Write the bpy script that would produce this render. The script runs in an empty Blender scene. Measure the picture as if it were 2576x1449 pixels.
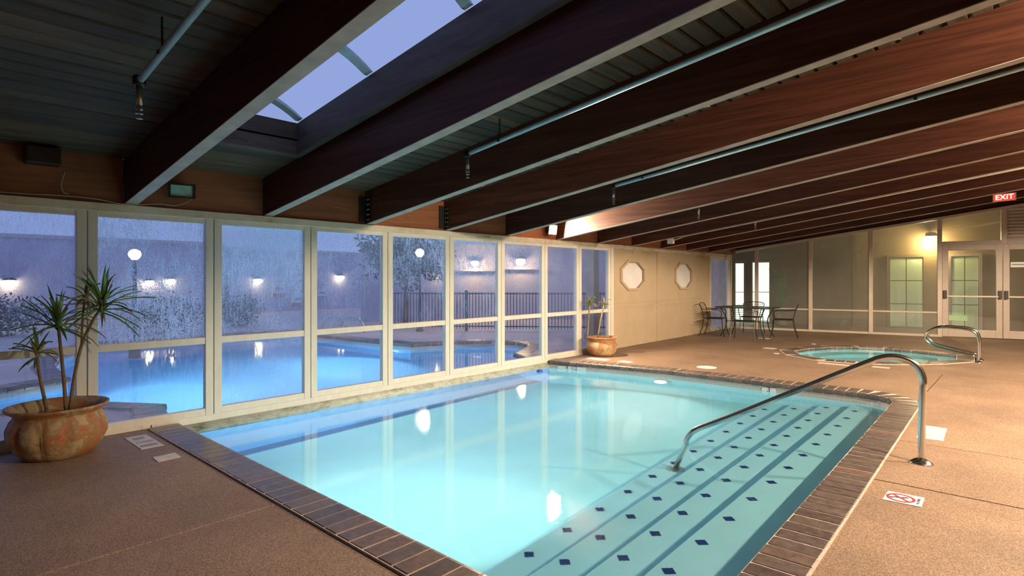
import bpy, bmesh, math, random
from mathutils import Vector, Matrix
from mathutils.geometry import tessellate_polygon
random.seed(7)
R = math.radians
SC = bpy.context.scene
COL = SC.collection

# ------------------------------------------------------------------ camera
CX, HY, F, H = 1288., 701., 1433., 1.4
YAW = math.atan((2590 - CX) / F)
cam = bpy.data.cameras.new('camera')
cam.sensor_fit = 'HORIZONTAL'; cam.sensor_width = 36.0
cam.lens = F * 36.0 / 2576.0
cam.shift_y = -(724.5 - HY) / 2576.0
cam.clip_start = 0.05; cam.clip_end = 300
camo = bpy.data.objects.new('camera', cam); COL.objects.link(camo)
camo.location = (0, 0, H); camo.rotation_euler = (R(90), 0, YAW)
SC.camera = camo

# ------------------------------------------------------------------ world, exposure
SC.view_settings.view_transform = 'Standard'
SC.view_settings.look = 'None'
SC.view_settings.exposure = 0.0
SC.view_settings.gamma = 1.0
SC.view_settings.use_curve_mapping = False
SKY = (0.30, 0.395, 0.73)
w = bpy.data.worlds.new('dusk_sky'); SC.world = w; w.use_nodes = True
wb = w.node_tree.nodes['Background']
wb.inputs[0].default_value = (*SKY, 1); wb.inputs[1].default_value = 1.0
cy = SC.cycles
cy.max_bounces = 7; cy.diffuse_bounces = 3; cy.glossy_bounces = 3
cy.transmission_bounces = 5; cy.transparent_max_bounces = 14
cy.sample_clamp_indirect = 4.0; cy.sample_clamp_direct = 0
cy.blur_glossy = 0.5
cy.use_denoising = True
cy.use_adaptive_sampling = True; cy.adaptive_threshold = .1

def lamp(name, kind, loc, power, color, aim=None, **kw):
    l = bpy.data.lights.new(name, kind); l.energy = power; l.color = color
    for k, v in kw.items(): setattr(l, k, v)
    o = bpy.data.objects.new(name, l); COL.objects.link(o); o.location = loc
    if aim is not None:
        d = Vector(aim) - Vector(loc); o.rotation_euler = d.to_track_quat('-Z', 'Y').to_euler()
    return o

# power of the lamps the room has
P_WALL_LAMP = 800.0; P_RIGHT = 1350.0; P_POOL = 110.0
WARM = (1.0, 0.775, 0.535)

# ------------------------------------------------------------------ helpers: pixels of the photo onto real planes
fwx, fwy = -math.sin(YAW), math.cos(YAW); rtx, rty = math.cos(YAW), math.sin(YAW)
def ray(px, py):
    u = (px - CX) / F
    return fwx + u * rtx, fwy + u * rty, -(py - HY) / F
def on_floor(px, py, z=0.):
    dx, dy, dz = ray(px, py); t = (z - H) / dz
    return Vector((dx * t, dy * t, z))
def on_plane(px, py, nx, ny, c):
    dx, dy, dz = ray(px, py); t = c / (nx * dx + ny * dy)
    return Vector((dx * t, dy * t, H + dz * t))

# ------------------------------------------------------------------ materials
MATS = {}
def new_mat(name):
    m = bpy.data.materials.new(name); m.use_nodes = True
    nt = m.node_tree; b = nt.nodes['Principled BSDF']; MATS[name] = m
    return m, nt, b
def ramp(nt, fac, stops):
    r = nt.nodes.new('ShaderNodeValToRGB'); e = r.color_ramp.elements
    while len(e) < len(stops): e.new(0.5)
    for k, (p, c) in enumerate(stops):
        e[k].position = p; e[k].color = (*c, 1) if len(c) == 3 else c
    nt.links.new(fac, r.inputs[0]); return r.outputs[0]
def coords(nt, scale=(1, 1, 1), rnd=False, kind='Object'):
    tc = nt.nodes.new('ShaderNodeTexCoord'); mp = nt.nodes.new('ShaderNodeMapping')
    nt.links.new(tc.outputs[kind], mp.inputs[0]); mp.inputs['Scale'].default_value = scale
    if rnd:
        oi = nt.nodes.new('ShaderNodeObjectInfo'); mu = nt.nodes.new('ShaderNodeMath'); mu.operation = 'MULTIPLY'
        mu.inputs[1].default_value = 37.0; nt.links.new(oi.outputs['Random'], mu.inputs[0])
        cb = nt.nodes.new('ShaderNodeCombineXYZ')
        for i in range(3): nt.links.new(mu.outputs[0], cb.inputs[i])
        nt.links.new(cb.outputs[0], mp.inputs['Location'])
    return mp.outputs[0]
def noise(nt, vec, scale=5, detail=4, rough=.6, dist=0):
    n = nt.nodes.new('ShaderNodeTexNoise'); n.inputs['Scale'].default_value = scale
    n.inputs['Detail'].default_value = detail; n.inputs['Roughness'].default_value = rough
    n.inputs['Distortion'].default_value = dist
    nt.links.new(vec, n.inputs['Vector']); return n.outputs['Fac']
def bump(nt, b, fac, strength=.3, dist=.01):
    bp = nt.nodes.new('ShaderNodeBump'); bp.inputs['Strength'].default_value = strength
    bp.inputs['Distance'].default_value = dist
    nt.links.new(fac, bp.inputs['Height']); nt.links.new(bp.outputs[0], b.inputs['Normal'])
def mixc(nt, fac, a, b_, mode='MIX'):
    m = nt.nodes.new('ShaderNodeMix'); m.data_type = 'RGBA'; m.blend_type = mode
    if isinstance(fac, (int, float)): m.inputs[0].default_value = fac
    else: nt.links.new(fac, m.inputs[0])
    for i, v in ((6, a), (7, b_)):
        if isinstance(v, tuple): m.inputs[i].default_value = (*v, 1)
        else: nt.links.new(v, m.inputs[i])
    return m.outputs[2]
def plain(name, color, rough=.5, metal=0., var=.12, scale=14, bstr=.0, rnd=False, spec=None):
    m, nt, b = new_mat(name)
    v = coords(nt, (1, 1, 1), rnd); n = noise(nt, v, scale)
    lo = tuple(c * (1 - var) for c in color); hi = tuple(min(1, c * (1 + var)) for c in color)
    nt.links.new(ramp(nt, n, [(.3, lo), (.7, hi)]), b.inputs['Base Color'])
    b.inputs['Roughness'].default_value = rough; b.inputs['Metallic'].default_value = metal
    if spec is not None: b.inputs['Specular IOR Level'].default_value = spec
    if bstr: bump(nt, b, n, bstr)
    return m
def wood(name, cols, sc, rough=.6, bstr=.25, tint=0.25, stain=None):
    """grain stretched along one axis (small scale on that axis); each piece its own offset and tone"""
    m, nt, b = new_mat(name)
    v = coords(nt, sc, True)
    n = noise(nt, v, 1.0, 6, .65, 1.2)
    c = ramp(nt, n, [(.25, cols[0]), (.5, cols[1]), (.78, cols[2])])
    oi = nt.nodes.new('ShaderNodeObjectInfo')
    t = ramp(nt, oi.outputs['Random'], [(0, (1 - tint,) * 3), (1, (1 + tint * .0,) * 3)])
    c = mixc(nt, 1.0, c, t, 'MULTIPLY')
    if stain:
        v2 = coords(nt, (1.2, .5, 1.2), True); n2 = noise(nt, v2, 1.3, 3, .5)
        f = ramp(nt, n2, [(.55, (0, 0, 0)), (.75, (.6, .6, .6))])
        c = mixc(nt, f, c, stain)
    nt.links.new(c, b.inputs['Base Color']); b.inputs['Roughness'].default_value = rough
    bump(nt, b, n, bstr, .004)
    return m
def emit(name, color, strength):
    m, nt, b = new_mat(name)
    b.inputs['Base Color'].default_value = (*color, 1)
    b.inputs['Emission Color'].default_value = (*color, 1); b.inputs['Emission Strength'].default_value = strength
    return m

wood('beam', [(.030, .009, .006), (.080, .025, .0135), (.145, .048, .026)], (.7, 9, 16), .55, .2)
MATS['beam'].node_tree.nodes['Principled BSDF'].inputs['Specular IOR Level'].default_value = .2
wood('plank', [(.032, .022, .012), (.090, .063, .034), (.155, .112, .062)], (12, .9, 12), .7, .3, .6, (.022, .046, .040))
wood('block_wood', [(.13, .042, .018), (.26, .088, .034), (.36, .13, .055)], (14, 1.2, 16), .55, .2)
wood('curb_wood', [(.035, .026, .022), (.075, .055, .046), (.12, .09, .075)], (1.5, 1.5, 14), .7, .2)
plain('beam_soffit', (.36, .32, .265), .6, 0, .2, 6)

# painted window frames, with stains
m, nt, b = new_mat('frame_paint')
v = coords(nt, (1, 1, .35)); n = noise(nt, v, 9, 6, .7)
nt.links.new(ramp(nt, n, [(.22, (.46, .40, .30)), (.36, (.70, .66, .57)), (.7, (.80, .77, .69))]), b.inputs['Base Color'])
b.inputs['Roughness'].default_value = .45
m, nt, b = new_mat('header_paint')
v = coords(nt, (1, .6, 1)); n = noise(nt, v, 5, 7, .75)
nt.links.new(ramp(nt, n, [(.27, (.13, .10, .05)), (.36, (.52, .44, .29)), (.55, (.68, .62, .50))]), b.inputs['Base Color'])
b.inputs['Roughness'].default_value = .55
m, nt, b = new_mat('sill_paint')
v = coords(nt, (1, .8, 2.2)); n = noise(nt, v, 7, 7, .8)
nt.links.new(ramp(nt, n, [(.30, (.13, .12, .07)), (.42, (.40, .40, .30)), (.55, (.60, .61, .53))]), b.inputs['Base Color'])
b.inputs['Roughness'].default_value = .5
plain('wall_paint', (.52, .40, .27), .6, 0, .06, 3)
plain('wall_plain', (.46, .39, .30), .7, 0, .06, 3)
plain('mullion', (.62, .52, .43), .4, .0, .06, 5)
plain('door_paint', (.52, .43, .36), .45, 0, .05, 5)

# exposed-aggregate deck
m, nt, b = new_mat('deck')
v = coords(nt)
vo = nt.nodes.new('ShaderNodeTexVoronoi'); vo.inputs['Scale'].default_value = 190; nt.links.new(v, vo.inputs['Vector'])
big = noise(nt, v, 1.1, 5, .6)
c1 = ramp(nt, vo.outputs['Color'], [(.15, (.17, .108, .073)), (.5, (.28, .185, .125)), (.85, (.40, .275, .195))])
c2 = ramp(nt, big, [(.3, (.72, .70, .70)), (.7, (1.08, 1.05, 1.0))])
nt.links.new(mixc(nt, 1.0, c1, c2, 'MULTIPLY'), b.inputs['Base Color'])
b.inputs['Roughness'].default_value = .62
bump(nt, b, vo.outputs['Distance'], .25, .004)
plain('deck_outdoor', (.55, .44, .44), .6, 0, .15, 1.2)
plain('joint', (.05, .035, .02), .9, 0, .3, 20)
# bricks
m, nt, b = new_mat('coping_brick')
oi = nt.nodes.new('ShaderNodeObjectInfo'); v = coords(nt, (1, 1, 1), True); n = noise(nt, v, 22, 5, .7)
c1 = ramp(nt, n, [(.3, (.075, .060, .057)), (.7, (.175, .135, .12))])
c2 = ramp(nt, oi.outputs['Random'], [(0, (.75, .72, .75)), (.6, (1, 1, 1)), (1, (1.25, 1.05, .95))])
nt.links.new(mixc(nt, 1.0, c1, c2, 'MULTIPLY'), b.inputs['Base Color']); b.inputs['Roughness'].default_value = .30
bump(nt, b, n, .2, .003)
plain('mortar', (.55, .43, .36), .85, 0, .25, 25)
# pool surfaces
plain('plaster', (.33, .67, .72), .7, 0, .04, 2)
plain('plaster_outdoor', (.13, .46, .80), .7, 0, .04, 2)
plain('step_plaster', (.36, .66, .76), .7, 0, .04, 2)
plain('floor_stripe', (.05, .16, .34), .6, 0, .1, 5)
plain('spa_plaster', (.30, .74, .74), .7, 0, .05, 3)
m, nt, b = new_mat('band_tile')
br = nt.nodes.new('ShaderNodeTexBrick'); br.offset = 0
sv = nt.nodes.new('ShaderNodeSeparateXYZ'); nt.links.new(coords(nt), sv.inputs[0]); cv = nt.nodes.new('ShaderNodeCombineXYZ')
av = nt.nodes.new('ShaderNodeMath'); av.operation = 'ADD'; nt.links.new(sv.outputs[0], av.inputs[0]); nt.links.new(sv.outputs[1], av.inputs[1])
nt.links.new(av.outputs[0], cv.inputs[0]); nt.links.new(sv.outputs[2], cv.inputs[1]); nt.links.new(cv.outputs[0], br.inputs['Vector'])
br.inputs['Color1'].default_value = (.50, .47, .44, 1); br.inputs['Color2'].default_value = (.60, .52, .47, 1)
br.inputs['Mortar'].default_value = (.42, .40, .37, 1); br.inputs['Scale'].default_value = 1
br.inputs['Brick Width'].default_value = .03; br.inputs['Row Height'].default_value = .03
br.inputs['Mortar Size'].default_value = .003
nt.links.new(br.outputs['Color'], b.inputs['Base Color']); b.inputs['Roughness'].default_value = .25
plain('navy_tile', (.012, .035, .16), .25, 0, .1, 10)
plain('white_tile', (.70, .72, .72), .35, 0, .06, 12)
plain('dark_print', (.03, .03, .05), .6)
plain('blue_print', (.03, .08, .35), .6)
plain('red_print', (.55, .03, .04), .6)
plain('sticker', (.62, .56, .53), .6, 0, .18, 12)
# water
m, nt, b = new_mat('water')
b.inputs['Base Color'].default_value = (.80, .965, .99, 1)
b.inputs['Transmission Weight'].default_value = 1; b.inputs['IOR'].default_value = 1.33
b.inputs['Roughness'].default_value = .0
bump(nt, b, noise(nt, coords(nt), 90, 2, .5), .05, .004)   # faint ripple
# glass of the windows: clear sheet with condensation; the amount is set per pane in the object colour
m, nt, b = new_mat('wet_glass')
nt.nodes.remove(b); out = nt.nodes['Material Output']
tr = nt.nodes.new('ShaderNodeBsdfTransparent'); tr.inputs[0].default_value = (.90, .93, .98, 1)
gl = nt.nodes.new('ShaderNodeBsdfGlossy'); gl.inputs['Roughness'].default_value = .01; gl.inputs[0].default_value = (1, 1, 1, 1)
lw = nt.nodes.new('ShaderNodeLayerWeight'); lw.inputs[0].default_value = .5
pw = nt.nodes.new('ShaderNodeMath'); pw.operation = 'POWER'; nt.links.new(lw.outputs['Facing'], pw.inputs[0]); pw.inputs[1].default_value = 5.0
fr = nt.nodes.new('ShaderNodeMath'); fr.operation = 'MULTIPLY_ADD'; nt.links.new(pw.outputs[0], fr.inputs[0]); fr.inputs[1].default_value = .9; fr.inputs[2].default_value = .035
s1 = nt.nodes.new('ShaderNodeMixShader'); nt.links.new(fr.outputs[0], s1.inputs[0]); nt.links.new(tr.outputs[0], s1.inputs[1]); nt.links.new(gl.outputs[0], s1.inputs[2])
df = nt.nodes.new('ShaderNodeBsdfDiffuse'); df.inputs[0].default_value = (.66, .74, .86, 1)
tl = nt.nodes.new('ShaderNodeBsdfTranslucent'); tl.inputs[0].default_value = (.90, .95, 1.0, 1)
s2 = nt.nodes.new('ShaderNodeMixShader'); s2.inputs[0].default_value = .85; nt.links.new(df.outputs[0], s2.inputs[1]); nt.links.new(tl.outputs[0], s2.inputs[2])
oi = nt.nodes.new('ShaderNodeObjectInfo'); sp = nt.nodes.new('ShaderNodeSeparateColor'); nt.links.new(oi.outputs['Color'], sp.inputs[0])
vs = coords(nt, (1, 1, .16), True); ns = noise(nt, vs, 55, 4, .65)      # run-down streaks
vd = coords(nt, (1, 1, .8), True); nd = noise(nt, vd, 85, 3, .6)       # drops
vb = coords(nt, (1, 1, .7), True); nb = noise(nt, vb, 2.6, 4, .6)      # where it is wet
def math_(op, a, b_):
    k = nt.nodes.new('ShaderNodeMath'); k.operation = op; k.use_clamp = False
    for i, x in enumerate((a, b_)):
        if isinstance(x, (int, float)): k.inputs[i].default_value = x
        else: nt.links.new(x, k.inputs[i])
    return k.outputs[0]
streak = ramp(nt, ns, [(.50, (0, 0, 0)), (.62, (1, 1, 1))])
drop = ramp(nt, nd, [(.52, (0, 0, 0)), (.60, (1, 1, 1))])
wet = math_('MAXIMUM', math_('MULTIPLY', streak, .75), drop)
area = math_('MULTIPLY', ramp(nt, nb, [(.30, (.15, .15, .15)), (.62, (1, 1, 1))]), sp.outputs[0])
sx_ = nt.nodes.new('ShaderNodeSeparateXYZ'); nt.links.new(coords(nt), sx_.inputs[0])
hi_ = nt.nodes.new('ShaderNodeMapRange'); hi_.interpolation_type = 'SMOOTHSTEP'; nt.links.new(sx_.outputs[2], hi_.inputs[0]); hi_.inputs[1].default_value = 1.0; hi_.inputs[2].default_value = 1.75
hi_.inputs[3].default_value = .25; hi_.inputs[4].default_value = 1.0
topk = math_('ADD', math_('MULTIPLY', sp.outputs[2], hi_.outputs[0]), math_('SUBTRACT', 1.0, sp.outputs[2]))   # blue channel: condensation keeps to the top of the pane
area = math_('MULTIPLY', area, topk)
haze = math_('MULTIPLY', math_('MULTIPLY', sp.outputs[1], topk), ramp(nt, nb, [(.3, (.7, .7, .7)), (.7, (1, 1, 1))]))
cover = nt.nodes.new('ShaderNodeClamp'); nt.links.new(math_('ADD', math_('MULTIPLY', wet, area), haze), cover.inputs[0]); cover.inputs[2].default_value = .92
s3 = nt.nodes.new('ShaderNodeMixShader'); nt.links.new(cover.outputs[0], s3.inputs[0]); nt.links.new(s1.outputs[0], s3.inputs[1]); nt.links.new(s2.outputs[0], s3.inputs[2])
nt.links.new(s3.outputs[0], out.inputs[0])
m, nt, b = new_mat('acrylic')
nt.nodes.remove(b); out = nt.nodes['Material Output']
tr = nt.nodes.new('ShaderNodeBsdfTransparent'); tr.inputs[0].default_value = (.97, .97, 1, 1)
tl = nt.nodes.new('ShaderNodeBsdfTranslucent'); tl.inputs[0].default_value = (.9, .92, .97, 1)
s1 = nt.nodes.new('ShaderNodeMixShader'); s1.inputs[0].default_value = .12; nt.links.new(tr.outputs[0], s1.inputs[1]); nt.links.new(tl.outputs[0], s1.inputs[2]); nt.links.new(s1.outputs[0], out.inputs[0])
plain('octagon_glaze', (.80, .78, .80), .4, 0, .05, 4)
plain('steel', (.62, .62, .60), .16, 1, .05, 20)
plain('old_steel', (.40, .38, .32), .35, .9, .2, 20)
plain('pipe_paint', (.45, .58, .56), .35, .25, .12, 10)
plain('dark_metal', (.035, .032, .03), .45, .6, .2, 20)
plain('black_plastic', (.012, .012, .012), .5)
plain('white_plastic', (.65, .64, .60), .4)
plain('cable', (.30, .26, .22), .5)
plain('galv', (.50, .46, .38), .4, .6, .15, 15)
# terracotta with flaking glaze
m, nt, b = new_mat('terracotta')
v = coords(nt); n = noise(nt, v, 7, 8, .75, .6)
nt.links.new(ramp(nt, n, [(.36, (.34, .10, .038)), (.45, (.45, .17, .065)), (.50, (.30, .19, .085)), (.56, (.46, .33, .17)), (.78, (.52, .40, .23))]), b.inputs['Base Color'])
b.inputs['Roughness'].default_value = .65; bump(nt, b, n, .35, .01)
plain('soil', (.05, .032, .02), .95, 0, .4, 30, .5)
plain('stem_bark', (.23, .155, .085), .8, 0, .3, 30, .4)
plain('leaf_green', (.16, .30, .06), .42, 0, .4, 6, 0, True)
plain('leaf_dry', (.36, .27, .13), .7, 0, .3, 8, 0, True)
plain('leaf_tree', (.030, .042, .035), .7, 0, .35, 4)
plain('iron', (.045, .05, .045), .4, .5, .2, 20)
plain('fence_iron', (.045, .045, .07), .5, .3, .2, 20)
plain('facade', (.50, .46, .60), .8, 0, .12, .6)
plain('facade_cap', (.55, .52, .56), .7)
plain('corridor_paint', (.30, .21, .105), .75, 0, .06, 2)
plain('corridor_floor', (.26, .17, .10), .6, 0, .1, 3)
emit('lamp_warm', (1.0, .80, .55), 9.0)
emit('lamp_white', (1.0, .93, .80), 150.0)
emit('lamp_yellow', (1.0, .80, .42), 22.0)
emit('pool_lens', (1.0, .97, .90), 60.0)
emit('corridor_bulb', (1.0, .80, .42), 30.0)
emit('lit_window', (.86, 1.0, .72), 1.8)
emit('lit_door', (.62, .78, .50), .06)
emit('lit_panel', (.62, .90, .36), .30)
emit('exit_red', (1.0, .03, .015), 2.2)
emit('exit_letter', (1.0, .72, .62), 5.0)
plain('flood_glass_reflection', (.35, .80, .74), .12, .1, .2, 10)  # unlit lens: the teal glow it reflects is put into its base colour
M = MATS

# ------------------------------------------------------------------ mesh builder
class MB:
    def __init__(self): self.v = []; self.f = []
    def add(self, vs, fs):
        o = len(self.v); self.v += [Vector(p) for p in vs]; self.f += [tuple(i + o for i in f) for f in fs]; return self
    def box(self, x0, x1, y0, y1, z0, z1):
        return self.add([(x0, y0, z0), (x1, y0, z0), (x1, y1, z0), (x0, y1, z0), (x0, y0, z1), (x1, y0, z1), (x1, y1, z1), (x0, y1, z1)],
                        [(3, 2, 1, 0), (4, 5, 6, 7), (0, 1, 5, 4), (1, 2, 6, 5), (2, 3, 7, 6), (3, 0, 4, 7)])
    def hexa(self, lo, hi):   # two quads (same winding seen from above)
        return self.add(list(lo) + list(hi), [(3, 2, 1, 0), (4, 5, 6, 7), (0, 1, 5, 4), (1, 2, 6, 5), (2, 3, 7, 6), (3, 0, 4, 7)])
    def prism(self, poly, z0, z1, holes=()):
        loops = [list(poly)] + [list(h) for h in holes]
        pts = [p for l in loops for p in l]; n = len(pts)
        tris = tessellate_polygon([[Vector((p[0], p[1], 0)) for p in l] for l in loops])
        fs = []
        for t in tris:
            a, b_, c = (Vector((*pts[i][:2], 0)) for i in t)
            t = tuple(t) if (b_ - a).cross(c - a).z > 0 else tuple(reversed(t))
            fs.append(tuple(i + n for i in t)); fs.append(tuple(reversed(t)))
        o = 0
        for l in loops:
            k = len(l)
            for i in range(k): fs.append((o + i, o + (i + 1) % k, o + (i + 1) % k + n, o + i + n))
            o += k
        return self.add([(p[0], p[1], z0) for p in pts] + [(p[0], p[1], z1) for p in pts], fs)
    def sheet(self, poly, z, holes=()):
        loops = [list(poly)] + [list(h) for h in holes]
        pts = [p for l in loops for p in l]; fs = []
        for t in tessellate_polygon([[Vector((p[0], p[1], 0)) for p in l] for l in loops]):
            a, b_, c = (Vector((*pts[i][:2], 0)) for i in t)
            fs.append(tuple(t) if (b_ - a).cross(c - a).z > 0 else tuple(reversed(t)))
        return self.add([(p[0], p[1], z) for p in pts], fs)
    def tube(self, path, r, n=8, caps=True):
        path = [Vector(p) for p in path]; rs = r if isinstance(r, (list, tuple)) else [r] * len(path)
        rings = []; up = None
        for i, p in enumerate(path):
            a = path[max(0, i - 1)]; b_ = path[min(len(path) - 1, i + 1)]
            d = (b_ - a).normalized()
            if up is None:
                up = Vector((0, 0, 1)) if abs(d.z) < .9 else Vector((1, 0, 0))
            s = d.cross(up).normalized(); up = s.cross(d).normalized()
            rings.append([p + (s * math.cos(2 * math.pi * k / n) + up * math.sin(2 * math.pi * k / n)) * rs[i] for k in range(n)])
        fs = []
        for i in range(len(path) - 1):
            for k in range(n):
                fs.append((i * n + k, i * n + (k + 1) % n, (i + 1) * n + (k + 1) % n, (i + 1) * n + k))
        if caps:
            fs.append(tuple(reversed(range(n)))); fs.append(tuple((len(path) - 1) * n + k for k in range(n)))
        return self.add([q for rg in rings for q in rg], fs)
    def lathe(self, prof, c=(0, 0, 0), n=24, sx=1., sy=1.):
        vs = []; fs = []
        for (r, z) in prof:
            for k in range(n):
                a = 2 * math.pi * k / n; vs.append((c[0] + r * sx * math.cos(a), c[1] + r * sy * math.sin(a), c[2] + z))
        for i in range(len(prof) - 1):
            for k in range(n): fs.append((i * n + k, i * n + (k + 1) % n, (i + 1) * n + (k + 1) % n, (i + 1) * n + k))
        fs.append(tuple(reversed(range(n)))); fs.append(tuple((len(prof) - 1) * n + k for k in range(n)))
        return self.add(vs, fs)
    def strip(self, a, b_):   # two polylines of equal length -> quads
        n = len(a); return self.add(list(a) + list(b_), [(i, i + 1, n + i + 1, n + i) for i in range(n - 1)])
    def xf(self, mat):
        self.v = [mat @ p for p in self.v]; return self
    def build(self, name, mat, parent=None, origin=None, smooth=False):
        me = bpy.data.meshes.new(name)
        o = bpy.data.objects.new(name, me); COL.objects.link(o)
        if parent is not None:
            o.parent = parent; off = Vector((0, 0, 0))
            q = parent
            while q is not None: off += q.location; q = q.parent
        else: off = Vector((0, 0, 0))
        if origin is not None:
            origin = Vector(origin); o.location = origin - off; off = origin
        me.from_pydata([tuple(p - off) for p in self.v], [], self.f); me.validate(); me.update()
        bm = bmesh.new(); bm.from_mesh(me); 
        if not getattr(self, 'open', False): bmesh.ops.recalc_face_normals(bm, faces=bm.faces)
        bm.to_mesh(me); bm.free()
        if mat is not None: me.materials.append(M[mat] if isinstance(mat, str) else mat)
        if smooth:
            for p in me.polygons: p.use_smooth = True
        return o
def bevel(o, wdt=.004, seg=2):
    md = o.modifiers.new('bevel', 'BEVEL'); md.width = wdt; md.segments = seg; md.limit_method = 'ANGLE'; return o
def tag(o, label, cat, group=None, kind=None):
    o['label'] = label
    if cat: o['category'] = cat
    if group: o['group'] = group
    if kind: o['kind'] = kind
    return o
def struct(o, label=None):
    o['kind'] = 'structure'
    if label: o['label'] = label
    return o
def empty(name, loc=(0, 0, 0), rz=0):
    o = bpy.data.objects.new(name, None); COL.objects.link(o); o.location = loc; o.rotation_euler[2] = rz
    o.empty_display_size = .1; return o
def thing(name, loc, label, cat, group=None, rz=0):
    return tag(empty(name, loc, rz), label, cat, group)
def copy_tree(o, parent=None):
    c = o.copy(); COL.objects.link(c); c.parent = parent
    for ch in list(o.children): copy_tree(ch, c)
    return c
def smooth_path(pts, n=8):
    """Catmull-Rom through points"""
    P = [Vector(p) for p in pts]; P = [P[0] * 2 - P[1]] + P + [P[-1] * 2 - P[-2]]
    out = []
    for i in range(1, len(P) - 2):
        for k in range(n):
            t = k / n; a, b_, c, d = P[i - 1], P[i], P[i + 1], P[i + 2]
            out.append(.5 * ((2 * b_) + (c - a) * t + (2 * a - 5 * b_ + 4 * c - d) * t * t + (3 * b_ - a - 3 * c + d) * t ** 3))
    out.append(P[-2]); return out
def text_mesh(txt, size, mat, name, parent, matrix, depth=.002):
    cu = bpy.data.curves.new('t', 'FONT'); cu.body = txt; cu.size = size; cu.extrude = depth; cu.align_x = 'CENTER'; cu.align_y = 'CENTER'
    t = bpy.data.objects.new('t', cu); COL.objects.link(t)
    dg = bpy.context.evaluated_depsgraph_get(); dg.update()
    me = bpy.data.meshes.new_from_object(t.evaluated_get(dg)); bpy.data.objects.remove(t)
    me.name = name; me.transform(matrix); me.materials.clear(); me.materials.append(M[mat])
    o = bpy.data.objects.new(name, me); COL.objects.link(o); o.parent = parent
    return o
ORD = ['first', 'second', 'third', 'fourth', 'fifth', 'sixth', 'seventh', 'eighth', 'ninth', 'tenth', 'eleventh', 'twelfth', 'thirteenth', 'fourteenth', 'fifteenth', 'sixteenth']

# ================================================================== ROOM GEOMETRY
WX = -6.1                      # inner face of the window wall
XR = 4.5; Y0 = -3.2            # right wall, wall behind the viewer
SL = .14                       # roof slope
def ceil_z(x): return 2.49 + SL * (x + 6.1)
def beam_z(x): return 2.08 + SL * (x + 6.1)
BX0, BY0 = -6.3, 16.15         # far wall: corner with the window wall and direction
bl = math.hypot(1, .207); BDX, BDY = 1 / bl, .207 / bl; BNX, BNY = -BDY, BDX
def bw(s, off=0., z=0.): return Vector((BX0 + BDX * s + BNX * off, BY0 + BDY * s + BNY * off, z))
def back_px(px, py, off=0.):
    c = BNX * BX0 + BNY * BY0 + off
    p = on_plane(px, py, BNX, BNY, c); d = p - bw(0, off)
    return d.x * BDX + d.y * BDY, p.z
def bbox_(mb, s0, s1, o0, o1, z0, z1, z1b=None):
    """box in the far wall's own directions; z1b: top height at s1"""
    z1b = z1 if z1b is None else z1b
    return mb.hexa([bw(s0, o0, z0), bw(s1, o0, z0), bw(s1, o1, z0), bw(s0, o1, z0)], [bw(s0, o0, z1), bw(s1, o0, z1b), bw(s1, o1, z1b), bw(s0, o1, z1)])
SB = (XR - BX0) / BDX          # length of far wall

# pool edge (indoors), from the near end of the window wall round to its far end
INN = [(-6.06, 1.885), (-.98, 1.885), (-1.13, 7.6)]
ARC = [(-1.55 + .42 * math.cos(R(a)), 7.6 + .42 * math.sin(R(a))) for a in range(9, 91, 9)]
INN += ARC + [(-2.0, 8.02), (-2.8, 8.01), (-4.0, 8.0), (-5.0, 7.86), (-6.06, 7.62)]
# the pool goes on outdoors under the window wall
OUTD = [(-6.6, 7.62), (-7.1, 7.9), (-7.5, 8.7), (-7.8, 9.1), (-8.25, 9.28), (-8.8, 9.15), (-9.4, 8.5), (-9.72, 7.5), (-10.6, 7.38), (-13.1, 7.2), (-14.8, 7.1), (-14.9, 3.0),
        (-13.3, 2.2), (-11.5, 1.8), (-9.95, 1.72), (-9.7, 1.2), (-9.55, .9), (-9.4, .2), (-9.3, -1.5), (-8.1, -1.5), (-8.05, .8), (-7.8, 1.6), (-7.1, 2.05), (-6.6, 1.95)]
WZ = -.12
SPA = [(-3.37, 11.8), (-3.27, 12.35), (-3.0, 12.95), (-2.6, 13.33), (-2.2, 13.47), (-1.65, 13.4), (-.98, 13.16), (-.93, 12.36), (-1.25, 11.75), (-1.67, 11.3), (-2.17, 10.97), (-2.6, 10.92), (-3.1, 11.25)]
def offset(poly, d, closed=False):
    """move a polyline sideways by d (to the right of travel)"""
    out = []; n = len(poly)
    for i, p in enumerate(poly):
        p = Vector(p)
        a = Vector(poly[(i - 1) % n]) if (closed or i > 0) else None
        b_ = Vector(poly[(i + 1) % n]) if (closed or i < n - 1) else None
        ns = []
        if a is not None: d1 = (p - a).normalized(); ns.append(Vector((d1.y, -d1.x)))
        if b_ is not None: d2 = (b_ - p).normalized(); ns.append(Vector((d2.y, -d2.x)))
        m_ = sum(ns, Vector((0, 0))).normalized(); k = d / max(.3, m_.dot(ns[0]))
        out.append((p.x + m_.x * k, p.y + m_.y * k))
    return out
CW = .245
OUTL = offset(INN, CW)         # travel keeps the water on the left
SPAO = offset(SPA[::-1], .27, True)    # reversed: counter-clockwise

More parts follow.
